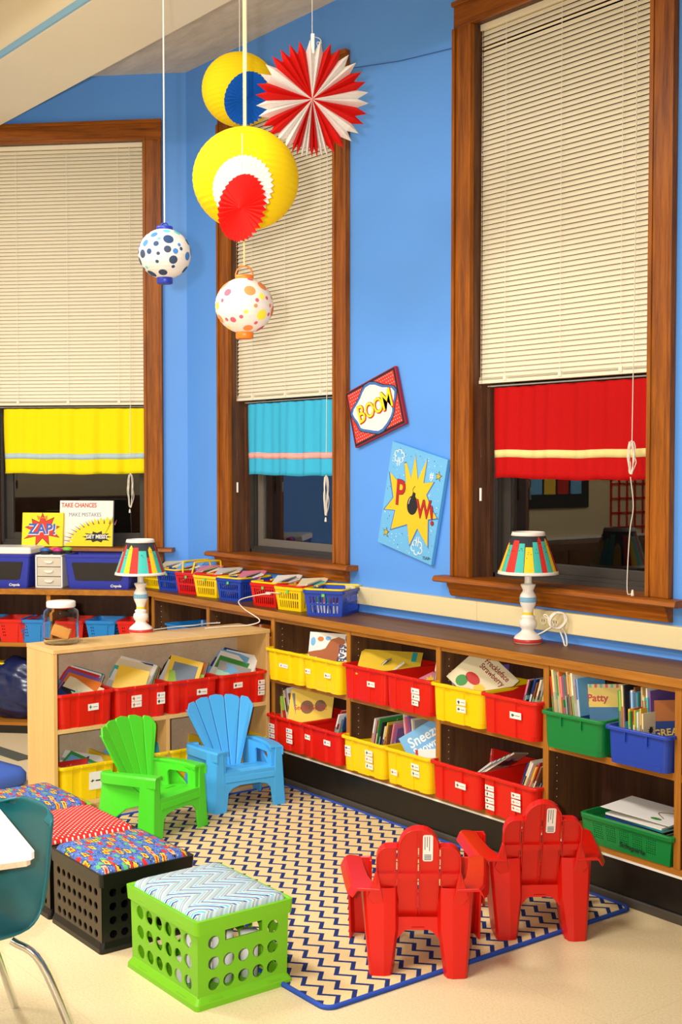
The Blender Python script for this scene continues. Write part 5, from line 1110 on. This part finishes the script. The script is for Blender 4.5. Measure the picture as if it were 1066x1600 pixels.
# blue bag and floor things behind the birch bookcase
m_bag = mat('navy_plastic_bag', '#10204e', .25, .6, bump=(9, 1.0)); n = N(m_bag)
bm_ = bmesh.new(); bmesh.ops.create_icosphere(bm_, subdivisions=4, radius=1)
for v_ in bm_.verts:
    c_ = v_.co; k = 1+.06*sin(9*c_.x+3*c_.z)*cos(7*c_.y)+.04*sin(17*c_.z+5*c_.x); v_.co = Vector((c_.x*.24*k*(1-.1*c_.z), c_.y*.13*k, max(-.92, c_.z)*.20*k))
me = bpy.data.meshes.new('storage_bag'); bm_.to_mesh(me); bm_.free(); me.materials.append(m_bag)
for p_ in me.polygons: p_.use_smooth = True
o = bpy.data.objects.new('storage_bag', me); C.objects.link(o); o.matrix_world = AW(-1.03, -.20, .257); tag(o, 'shiny navy plastic bag stuffed in the lower shelf at left', 'bag')
MB().box(-.2, .2, -.06, .06, .155, .166).build('yellow_edge', m_yelp, o, bevel=.003)
cu_ = MB().loft([[(x*s, y*s, z) for x, y in rrect(-.28, .28, -.2, .2, .08, 5)] for s, z in ((.94, 0), (1, .02), (1, .06), (.92, .085), (.6, .095))], smooth=True).build('floor_cushion', mat('denim_blue_fabric', '#3f62b8', .9, bump=(40, .5))); cu_.matrix_world = binmw(-6.35, 2.42, .001, .2); tag(cu_, 'denim blue floor cushion behind the birch bookcase at left', 'cushion')
mt_ = MB().box(-.3, .3, -.05, .05, 0, .006).build('floor_strip', mat('grey_green_strip', '#4f5042', .9)); mt_.matrix_world = binmw(-6.95, 2.83, .0005, .12); tag(mt_, 'dark grey strip on the floor below the left bookcase', 'floor mat')

# signs on the left sill
def canvas(name, label, mw, W, H, T, m_side, group=None):
    root = bpy.data.objects.new(name, None); C.objects.link(root); root.matrix_world = mw; tag(root, label, 'painting', group)
    MB().box(-W/2, W/2, -H/2, H/2, -T, 0).build('canvas', m_side, root, bevel=.0015); return root
m_cy = mat('sign_yellow', '#f4df14', .6); m_cr = mat('sign_red', '#d63324', .6); m_cb = mat('sign_blue', '#2f5fb8', .6); m_co = mat('sign_orange', '#f08a24', .6); m_cw = mat('sign_white', '#f6f0e4', .6); m_ck = mat('sign_black', '#1b1a1c', .6)
# frames: x right, y up, z toward the viewer
def lay_on(root, poly, z, m_, nm):
    a = MB(); flat(a, poly, z-.0006, z); return a.build(nm, m_, root)
def wallframe(x, y, z, tilt=0): return AW(x, y, z) @ Matrix.Rotation(pi/2-tilt, 4, 'X')
r_ = canvas('zap_sign', 'small yellow canvas sign reading ZAP on the left window sill', wallframe(-.94, -.052, 1.251, .12), .272, .215, .02, m_cy)
random.seed(3)
zp = [(x*1.0, y) for x, y in star(9, .062, .115, 0, 0, 1.05, .85, .12, .2)]
lay_on(r_, [(x*1.06, y*1.08) for x, y in zp], .0008, m_ck, 'burst_outline'); lay_on(r_, zp, .0016, m_cr, 'red_burst'); lay_on(r_, [(-.03, .06), (.0, .08), (.03, .06), (.03, .09), (0, .07), (-.04, .09)], .0022, m_co, 'orange_flash')
text('lettering_shadow', 'ZAP!', .092, m_cw, r_, frame((.003, -.004, .002), (1, 0, 0), (0, 1, 0)), bold=.004, width=.95); text('lettering', 'ZAP!', .092, m_cb, r_, frame((.0, 0, .0034), (1, 0, 0), (0, 1, 0)), bold=.002, width=.95)
r_ = canvas('motto_sign', 'white and yellow canvas sign reading TAKE CHANCES MAKE MISTAKES GET MESSY', wallframe(-.66, -.026, 1.29, .1), .352, .292, .02, m_cw)
text('lettering', 'TAKE CHANCES', .04, m_cr, r_, frame((-.165, .115, .0006), (1, 0, 0), (0, 1, 0)), bold=.0008, width=.80, align='LEFT'); text('lettering', 'MAKE MISTAKES', .036, mat('sign_greyblue', '#6f88a0', .6), r_, frame((-.115, .055, .0006), (1, 0, 0), (0, 1, 0)), width=.82, align='LEFT')
fa_ = [(-.14, -.145)]
for k in range(13):
    a = radians(172-k*8.2); r0 = .19+.05*(k/13); fa_ += [(.14+cos(a)*(r0+.035)*1.2, -.145+sin(a)*(r0+.035)*.72), (.14+cos(a-.07)*r0*1.2, -.145+sin(a-.07)*r0*.72)]
fa_ = [(max(-.17, min(.1755, x)), y) for x, y in fa_]+[(.1755, .02), (.1755, -.1455)]
a = MB(); c0_ = (.10, -.12); a.add([(x, y, .0012) for x, y in fa_]+[(*c0_, .0012)], [(i, (i+1) % len(fa_), len(fa_)) for i in range(len(fa_))]); a.build('yellow_burst', m_cy, r_)
MB_ = MB()
for k in range(12):
    a = radians(166-k*8.6); MB_.prism([(.12+cos(a)*.2*1.15, -.145+sin(a)*.2*.72), (.12+cos(a+.03)*.24*1.2, -.145+sin(a+.03)*.25*.72), (.12+cos(a+.045)*.2*1.15, -.145+sin(a+.045)*.2*.72)], XY, .0012, .0018)
MB_.build('burst_rays', mat('sign_brown', '#8c4a3a', .6), r_)
lay_on(r_, star(10, .032, .05, .075, -.085, 1.9, .75, .1), .0018, m_ck, 'dark_cloud'); text('lettering', 'GET MESSY', .034, m_cw, r_, frame((.075, -.085, .002), (1, 0, 0), (0, 1, 0)), bold=.0012, width=.85)

# paintings on the wall: BOOM and POW
def wall_mw(cx, cz, ang): return Matrix.Translation((cx, YW-.003, cz)) @ Matrix.Rotation(pi/2, 4, 'X') @ Matrix.Rotation(radians(ang), 4, 'Z')
r_ = canvas('comic_painting', 'small canvas painting reading BOOM tilted on the blue wall', wall_mw(-4.968, 1.957, 16.5) @ Matrix.Translation((0, 0, .022)), .42, .30, .02, mat('painting_crimson', '#a81c30', .6), 'comic paintings on the blue wall')
lay_on(r_, [(-.205, -.145), (.205, -.145), (.205, .145), (-.205, .145)], .0012, m_ck, 'black_border'); dt_ = MB(); 
for i in range(24):
    for j in range(16):
        x, y = -.188+.0162*i+(.008 if j % 2 else 0), -.126+.0168*j
        if abs(x) < .188 and (x/.17)**2+(y/.115)**2 > 1.1: dt_.add([(x+.0026*cos(k*pi/3), y+.0026*sin(k*pi/3), .0024) for k in range(6)], [tuple(range(6))])
gd_ = MB(); flat(gd_, [(-.193, -.133), (.193, -.133), (.193, .133), (-.193, .133)], .0014, .002); gd_.add(dt_.v, dt_.f, 1); gd_.build('red_ground', [m_cr, m_cw], r_)
random.seed(11); cl = [(.165*cos(2*pi*k/28)*(1+.10*sin(5*2*pi*k/28)), .112*sin(2*pi*k/28)*(1+.12*sin(4*2*pi*k/28+1))) for k in range(28)]
lay_on(r_, [(x*1.13, y*1.16) for x, y in cl], .0028, m_ck, 'cloud_outline'); lay_on(r_, [(x*1.10, y*1.12) for x, y in cl], .0034, mat('painting_blue', '#3f6fb4', .6), 'blue_cloud_edge'); lay_on(r_, cl, .004, m_cw, 'white_cloud')
for zz_, m_, e_, dx in ((.0044, m_cr, .0048, .004), (.005, m_ck, .003, 0), (.0056, m_cy, .0012, 0)):
    for k, (ch, yy_, sc) in enumerate(zip('BOOM', (-.002, -.004, -.002, .004), (.13, .11, .11, .14))):
        text('lettering', ch, sc, m_, r_, frame((-.108+.072*k+dx, yy_-dx, zz_), (1, .05, 0), (-.05, 1, 0)), bold=e_, width=.85)
r_ = canvas('comic_painting', 'light blue canvas painting reading POW with a black bomb, below the BOOM one', wall_mw(-4.678, 1.483, -13) @ Matrix.Translation((0, 0, .022)), .42, .525, .02, mat('painting_sky', '#5bb0e8', .6), 'comic paintings on the blue wall')
random.seed(5); dt_ = MB(); dk_ = MB()
for i in range(190):
    x, y = random.uniform(-.2, .2), random.uniform(-.25, .25); r = random.choice((.0015, .002, .003)); q_ = dk_ if random.random() < .45 else dt_
    q_.add([(x+r*cos(k*pi/3), y+r*sin(k*pi/3), .0012) for k in range(6)], [tuple(range(6))])
gd_ = MB(); flat(gd_, [(-.209, -.261), (.209, -.261), (.209, .261), (-.209, .261)], .0002, .0008); gd_.add(dt_.v, dt_.f, 1); gd_.add(dk_.v, dk_.f, 2); gd_.build('sky_ground', [mat('painting_sky2', '#6ab8ec', .6), m_cw, mat('painting_navy', '#20406e', .6)], r_)
sp_ = [(-.03, .075), (-.045, .16), (.0, .10), (.005, .205), (.045, .105), (.085, .205), (.085, .10), (.15, .12), (.115, .055), (.155, .01), (.205, -.025), (.15, -.045), (.175, -.16), (.09, -.10), (.055, -.185), (.02, -.10), (-.085, -.15), (-.075, -.06), (-.15, -.075), (-.10, -.01), (-.15, .095), (-.08, .065), (-.06, .155)]
sp_ = sorted(sp_, key=lambda p: math.atan2(p[1]-.01, p[0]-.02)); 
sp_ = [(-.005+(x-.02)*1.1, y*1.13) for x, y in sp_]
lay_on(r_, [(x*1.06, y*1.04-.002) for x, y in sp_], .0018, mat('painting_blue', '#3f6fb4', .6), 'burst_outline'); lay_on(r_, sp_, .0026, mat('painting_gold', '#ecc31c', .6), 'yellow_burst')
def swirl(cx, cy, s): 
    t_ = MB()
    for (dx, dy) in ((-.5, .2), (0, .45), (.5, .2), (.35, -.3), (-.35, -.3)):
        t_.tube([(cx+(dx+.32*cos(a))*s, cy+(dy+.32*sin(a))*s, .002) for a in [radians(math.degrees(math.atan2(dy, dx))-110+22*k) for k in range(11)]], .0024, 5)
    t_.tube([(cx-.1*s, cy-.1*s, .002), (cx-.12*s, cy-1.1*s, .002)], .0022, 5); t_.tube([(cx+.15*s, cy-.1*s, .002), (cx+.2*s, cy-1.0*s, .002)], .0022, 5); return t_
swirl(-.14, .20, .045).build('puff_cloud', m_cw, r_)
q_ = swirl(0, 0, .05); q_.v = [(.09-x, -.205-y, z) for x, y, z in q_.v]; q_.build('puff_cloud', m_cw, r_)
for (x, y) in ((.165, .17), (-.155, -.195)):
    lay_on(r_, star(5, .011, .027, x, y, 1, 1, 0, .3), .002, m_ck, 'star_outline'); lay_on(r_, star(5, .008, .021, x, y, 1, 1, 0, .3), .0026, mat('painting_olive_gold', '#c9b32c', .6), 'small_star')
text('lettering', '#', .05, m_cw, r_, frame((.115, .16, .0015), (1, .15, 0), (-.1, 1, 0)))
for e_, m_, zz_ in ((.004, m_ck, .0034), (.0022, mat('painting_red', '#b81c1c', .6), .004)):
    text('lettering', 'P', .18, m_, r_, frame((-.09, .02, zz_), (1, .12, 0), (-.2, 1, 0)), bold=e_, width=.8)
    text('lettering', 'W', .125, m_, r_, frame((.098, -.015, zz_), (1, .18, 0), (-.1, 1, 0)), bold=e_, width=.8)
    text('lettering', '!', .13, m_, r_, frame((.163, -.03, zz_), (1, .3, 0), (.3, 1, 0)), bold=e_)
bo = lay_on(r_, disc(.012, -.012, .040, 20, 1, 1.2), .0036, m_ck, 'bomb'); lay_on(r_, [(-.002, .02), (.026, .02), (.022, .052), (.002, .052)], .0037, m_ck, 'bomb_neck')
MB().tube(smooth_curve([(.012, .045, .004), (.0, .065, .004), (.012, .085, .004)], 5), .0011, 5).build('bomb_fuse', m_ck, r_); MB().tube([(-.016+.026*0-.0*k+(.0), -.012, .0042) for k in (0,)]+[(-.014, .006, .0042), (-.008, .02, .0042)], .0018, 5).build('bomb_highlight', m_cw, r_)
text('signature', 'TSAR', .022, m_ck, r_, frame((.165, -.24, .0014), (1, .2, 0), (-.1, 1, 0)), shear=.2)

# thin wire along the wall
wr = MB().tube([(-5.19, 4.05, 3.72), (-4.80, 4.052, 3.66), (-4.39, 4.05, 3.62)], .002, 5).build('wall_wire', mat('wire_navy', '#1f4a86', .6)); tag(wr, 'thin dark wire running across the wall between the two windows', 'wire')

# ------------------------------------------------------------ hanging decorations
fw = Vector((-cos(.6554), sin(.6554), 0)); rt_ = Vector((sin(.6554), cos(.6554), 0))
m_oran = mat('orange_lantern_plastic', '#ee7f1a', .4); m_navy = mat('blue_lantern_plastic', '#1f35a8', .4)
def lantern(name, label, loc, R_, m_, ztop, dots=None, cap=None, cord=m_cord, cr=.0022, sq=.95, ribs=22):
    root = thing(name, label, 'paper lantern', loc, 0, 'hanging round paper lanterns')
    pr = []; nn_ = ribs*4
    for i in range(nn_+1):
        a = -pi/2+.18+(pi-.36)*i/nn_; bump = .012*R_*(abs(sin(pi*i/4))**.5); pr.append(((R_*cos(a)-.0)*1.0-.012*R_+bump, R_*sq*sin(a)))
    shm = MB().lathe(pr, 48, cap=False)
    if cap:
        rc = pr[0][0]*1.9
        MB().lathe([(rc*.8, pr[-1][1]-.006), (rc, pr[-1][1]-.004), (rc, pr[-1][1]+.008), (rc*.9, pr[-1][1]+.01), (rc*.3, pr[-1][1]+.01)], 24).build('top_cap', cap, root)
        MB().lathe([(rc*.85, pr[0][1]-.02), (rc*.95, pr[0][1]-.018), (rc*.95, pr[0][1]+.004), (rc*.9, pr[0][1]+.006)], 24).build('bottom_cap', cap, root)
        hd_ = .03 if cap is m_oran else .014
        MB().tube([tuple(rt_*(hd_*cos(a))+Vector((0, 0, pr[-1][1]+.008+hd_*1.15*sin(a)))) for a in [pi*k/12 for k in range(13)]], .0028, 6).build('carry_loop', cap, root)
        ztop0 = pr[-1][1]+.008+hd_*1.15
    else:
        ztop0 = pr[-1][1]-.01; MB().tube([tuple(rt_*(-pr[-1][0])+Vector((0, 0, pr[-1][1]))), tuple(rt_*pr[-1][0]+Vector((0, 0, pr[-1][1])))], .0012, 5).build('wire_frame', m_silver, root)
    for kx in range(1): MB().tube([(0, 0, ztop0), (0, 0, (ztop-loc[2])/2), (0, 0, ztop-loc[2])], cr, 6).build('hanging_string', cord, root)
    if dots:
        cols_, N_ = dots; mbs = [MB() for _ in cols_]; random.seed(len(label)); ds = []
        tries = 0
        while len(ds) < N_ and tries < 9000:
            tries += 1
            z_ = random.uniform(-.88, .88); a = random.uniform(0, 2*pi); d = Vector((sqrt(1-z_*z_)*cos(a), sqrt(1-z_*z_)*sin(a), z_)); r = random.choice((.07, .11, .14, .17, .2))
            if all((d-e_[0]).length > (r+e_[1])*1.15 for e_ in ds): ds.append((d, r))
        for k, (d, r) in enumerate(ds):
            t1 = d.cross(Vector((0, 0, 1))).normalized(); t2 = d.cross(t1); rings = []
            P3 = lambda rr: [((d+t1*rr*cos(q_)+t2*rr*sin(q_)).normalized()) for q_ in [2*pi*i/18 for i in range(18)]]
            sc = lambda q_: Vector((q_.x*R_*1.006, q_.y*R_*1.006, q_.z*R_*sq*1.006))
            o_ = [sc(p) for p in P3(r)]; i_ = [sc(p) for p in P3(r*.5)]; c_ = [sc(d)]
            mbs[k % len(cols_)].add(o_+i_+c_, [(j, (j+1) % 18, 18+(j+1) % 18, 18+j) for j in range(18)]+[(18+j, 18+(j+1) % 18, 36) for j in range(18)], 0, True)
        for k, m3 in enumerate(mbs): shm.add(m3.v, m3.f, k+1, True)
    shm.build('lantern_shade', [m_]+([mat('dot_'+nm, c_, .7) for nm, c_ in dots[0]] if dots else []), root)
    return root
bpy.context.view_layer.update()
lantern('paper_lantern', 'large yellow round paper lantern hanging in front of the middle window', (-3.556, 2.331, 2.628), .178, m_pyel, HC, cord=m_ycord, cr=.0035)
lantern('paper_lantern', 'yellow round paper lantern hanging higher, behind the blue tissue fan', (-4.462, 2.896, 3.235), .158, m_pyel, HC, cr=.0015)
lantern('paper_lantern', 'white paper lantern with blue and teal dots and blue caps', (-4.19, 2.38, 2.467), .099, m_pwhite, HC, ([('cobalt', '#3c7cc8'), ('turquoise', '#5cc8cc'), ('slate', '#2f3f5c'), ('navy', '#20406e')], 64), m_navy, cr=.003, ribs=16)
lantern('paper_lantern', 'white paper lantern with orange, red and yellow dots, hanging lowest', (-3.666, 2.396, 2.222), .101, m_pwhite, HC, ([('orange', '#ee8a4a'), ('coral', '#e0566a'), ('yellow', '#f7e33a')], 60), m_oran, cord=m_ycord, cr=.003, ribs=16)
def tissue_disc(label, ctr, R_, m_, nrm, N_=44, depth=.02, ser=.06, squash=1.0, string=None):
    root = bpy.data.objects.new('tissue_fan', None); C.objects.link(root); nrm = Vector(nrm).normalized(); x = Vector((0, 0, 1)).cross(nrm).normalized(); y = nrm.cross(x)
    M_ = Matrix((x, y, nrm)).transposed().to_4x4(); M_.translation = ctr; root.matrix_world = M_; tag(root, label, 'paper fan', 'folded tissue paper fans')
    m2 = MB(); V = [(0, 0, depth*.3)]; F = []
    K = N_*2
    for j, rr in enumerate((.25, .6, .93, 1.0)):
        for i in range(K):
            a = 2*pi*i/K; r = R_*rr; h = depth*(.5 if i % 2 else -.5)*min(1, rr*1.3)
            if j == 3: r = R_*(1.0 if i % 2 == 0 else 1-ser)
            V.append((r*cos(a)*squash, r*sin(a), h))
    for i in range(K):
        F.append((0, 1+i, 1+(i+1) % K))
        for j in range(3): F.append((1+j*K+i, 1+j*K+K+i, 1+j*K+K+(i+1) % K, 1+j*K+(i+1) % K))
    m2.add(V, F); o_ = m2.build('pleats', m_, root); so = o_.modifiers.new('paper', 'SOLIDIFY'); so.thickness = .001
    MB().lathe([(.006, -.006), (.008, 0), (.004, depth*.5+.004)], 10).build('centre_clip', m_, root)
    if string:
        inv = M_.inverted(); MB().tube([inv @ Vector((ctr[0], ctr[1], ctr[2]+R_*.95)), inv @ Vector((ctr[0], ctr[1], string))], .0012, 5).build('hanging_string', m_cord, root)
    return root
cdir = -fw
def P_at(base, dr, du, df): return tuple(Vector(base)+rt_*dr+Vector((0, 0, du))-fw*df)
tissue_disc('red folded tissue fan in front of the large yellow lantern', P_at((-3.556, 2.331, 2.628), .008, -.155, .30), 0.106, m_tred, cdir+rt_*(-.85)+Vector((0, 0, .05)), 34, .013, .05, string=2.62)
tissue_disc('white folded tissue fan between the red fan and the large yellow lantern', P_at((-3.556, 2.331, 2.628), .006, -.075, .225), .103, m_twhite, cdir+rt_*(-.25), 34, .012, .07, string=2.72)
tissue_disc('blue folded tissue fan in front of the higher yellow lantern', P_at((-4.462, 2.896, 3.235),   .048, -.108, .255), .108, m_tblue, cdir+rt_*(-.5), 34, .013, .05, string=HC)
# big red and white pinwheel fan
ctr = Vector((-3.997, 2.931, 3.097)); nrm = (cdir+rt_*.1+Vector((0, 0, -.1))).normalized(); x = Vector((0, 0, 1)).cross(nrm).normalized(); y = nrm.cross(x); M_ = Matrix((x, y, nrm)).transposed().to_4x4(); M_.translation = ctr
root = bpy.data.objects.new('tissue_fan', None); C.objects.link(root); root.matrix_world = M_; tag(root, 'large red and white striped tissue pinwheel fan near the top', 'paper fan')
angs = []; a = 95.0; seq = []
wts = []
for k in range(38):
    f = k/38; ang = 2*pi*f     # 0 = top, clockwise; leaves wide at the top and sides, narrow at the bottom
    wts.append(1.25 if f < .40 or f > .62 else .62)
tot = sum(wts); a = 98.
mr, mw2 = MB(), MB(); R_ = .213
hubx = .018
for k, wg in enumerate(wts):
    da_ = 360*wg/tot; a0, a1 = radians(a), radians(a-da_); am = (a0+a1)/2; m3 = mw2 if (k//2) % 2 == 0 else mr
    if k >= 36: m3 = mr
    L_ = []; Mi = []; Rr = []
    for rr in (.03, .3, .55, .74, .84):
        b_ = .02*min(1, rr*1.6); half = (a0-a1)/2*(1.12 if .5 < rr < .8 else .98)
        L_.append((R_*rr*cos(am+half), R_*rr*sin(am+half), -b_*.6)); Mi.append((R_*(rr+.0)*cos(am), R_*rr*sin(am), b_)); Rr.append((R_*rr*cos(am-half), R_*rr*sin(am-half), -b_*.6))
    tip = (R_*1.04*cos(am), R_*1.04*sin(am), .004); V = L_+Mi+Rr+[tip, (0, 0, .006)]; F = []
    for j in range(4): F += [(j, j+1, 6+j, 5+j), (5+j, 6+j, 11+j, 10+j)]
    F += [(4, 15, 9), (9, 15, 14), (16, 0, 5), (16, 5, 10)]
    m3.add(V, F); a -= da_
for nm, m3, mm in (('red_leaves', mr, m_tred), ('white_leaves', mw2, m_twhite)):
    o_ = m3.build(nm, mm, root); so = o_.modifiers.new('paper', 'SOLIDIFY'); so.thickness = .0008
MB().box(-.007, .007, .17, .245, -.012, .012).build('hanger_tab', m_white, root, bevel=.003)
MB().tube([M_.inverted() @ (ctr+Vector((0, 0, .235))), M_.inverted() @ (ctr+Vector((0, 0, HC-ctr.z)))], .0015, 5).build('hanging_string', m_cord, root)
MB().tube(smooth_curve([(.005, .235, 0), (.03, .225, 0), (.032, .205, 0), (.02, .20, 0), (.018, .215, 0), (.035, .212, 0)], 4), .0012, 5).build('string_knot', m_cord, root)

# ------------------------------------------------------------ desk corner and teal chair, lower left
root = thing('school_desk', 'white topped desk corner with pale wood edge at the left', 'desk', (-3.058, 1.342, .108), radians(169))
MB().prism([(0.012, 0), (.62, 0), (.62, .45), (0, .45), (0, .012)], XY, .533, .552).build('desk_top', m_desk, root, bevel=.003)
MB().prism([(0.022, .008), (.615, .008), (.615, .445), (.008, .445), (.008, .022)], XY, .515, .533).build('desk_edge', m_deskedge, root, bevel=.002)
for x, y in ((.33, .10), (.56, .10), (.33, .38), (.56, .38)): MB().tube([(x, y, .516), (x, y, -.108)], .012, 10).build('leg', m_silver, root)
FY = Vector((.08, -1, 0)).normalized(); ang = math.atan2(-FY.x, FY.y)
root = thing('school_chair', 'teal plastic shell chair with steel legs beside the white desk', 'chair', (-3.43, 1.475, 0), ang)
m_ = MB(); prof = smooth_curve([(.40, .365), (.37, .382), (.28, .370), (.16, .355), (.07, .365), (.01, .41), (-.02, .48), (-.03, .57), (-.035, .655), (-.036, .69)], 3); rows = []
nu = 14
for i, p in enumerate(prof):
    f_ = i/(len(prof)-1); y_, z_ = p.x, p.y; hw_ = .185 if f_ < .35 else .185-.02*sin(pi*(f_-.35)/.65)
    if f_ > .9: hw_ *= (1-((f_-.9)/.1)**2*.28)
    row = []
    for k in range(nu+1):
        u = -1+2*k/nu; e_ = abs(u)**4; fl = .035*e_
        back = min(1, max(0, (f_-.35)/.3))
        row.append((u*hw_*(1+.0*e_), y_+fl*back*1.4, z_+fl*(1-back)*.8-(.012*(1-back)*(1-u*u))-(.02*abs(u)**3 if f_ > .93 else 0)))
    rows.append(row)
m_.loft(rows, False, False, 0, True, closed=False); o_ = m_.build('seat_shell', m_teal, root); so = o_.modifiers.new('thick', 'SOLIDIFY'); so.thickness = .007; so.offset = -1
for sx in (-1, 1):
    MB().tube(smooth_curve([(sx*.10, .30, .345), (sx*.16, .34, .28), (sx*.19, .38, .0)], 6), .011, 10).build('leg', m_silver, root)
    MB().tube(smooth_curve([(sx*.10, .10, .335), (sx*.16, .04, .27), (sx*.19, -.06, .0)], 6), .011, 10).build('leg', m_silver, root)

# ------------------------------------------------------------ the rest of the classroom, behind and beside the photographer (seen in the panes)
root = thing('bulletin_board', 'black framed board with coloured cards on the far side wall', 'board', (xc+.001, .15, 1.60), -pi/2)
MB().box(-.9, .9, -.0, .02, -.35, .35).build('board_panel', m_ink, root)
for k in range(9): MB().box(-.8+.18*k, -.65+.18*k, .02, .024, -.22, .22).build('coloured_card', [PM['yellow'], PM['red'], PM['light blue']][k % 3], root)
root = thing('storage_cupboard', 'dark wooden cupboard against the back wall', 'cupboard', (-4.2, -3.28, 0))
MB().box(-1.6, 1.6, -.2, .2, 0, 1.25).build('cupboard_body', m_jamb, root)
for k in range(4): MB().box(-1.55+.8*k, -.82+.8*k, .2, .215, .05, 1.2).build('door', wood('cupboard_door', '#3a2212', '#5c3a20', 'z'), root)

root = thing('wall_organizer', 'red wire grid organizer hanging on the side wall', 'wall organizer', (xc+.001, -1.45, 1.4), -pi/2)
g_ = MB()
for k in range(7): g_.box(-.36+.12*k-.008, -.36+.12*k+.008, 0, .015, -.5, .5)
for k in range(8): g_.box(-.36, .36, 0, .015, -.5+.142*k-.008, -.5+.142*k+.008)
g_.build('grid_panel', m_redp, root)
root = thing('low_cabinet', 'dark low cabinet along the side wall', 'cabinet', (xc+.26, -.6, 0), -pi/2)
MB().box(-1.4, 1.4, -.25, .25, 0, .95).build('cabinet_body', m_jamb, root)
for k in range(4): MB().box(-1.36+.69*k, -.72+.69*k, .25, .262, .04, .9).build('door', MATS['cupboard_door'], root)
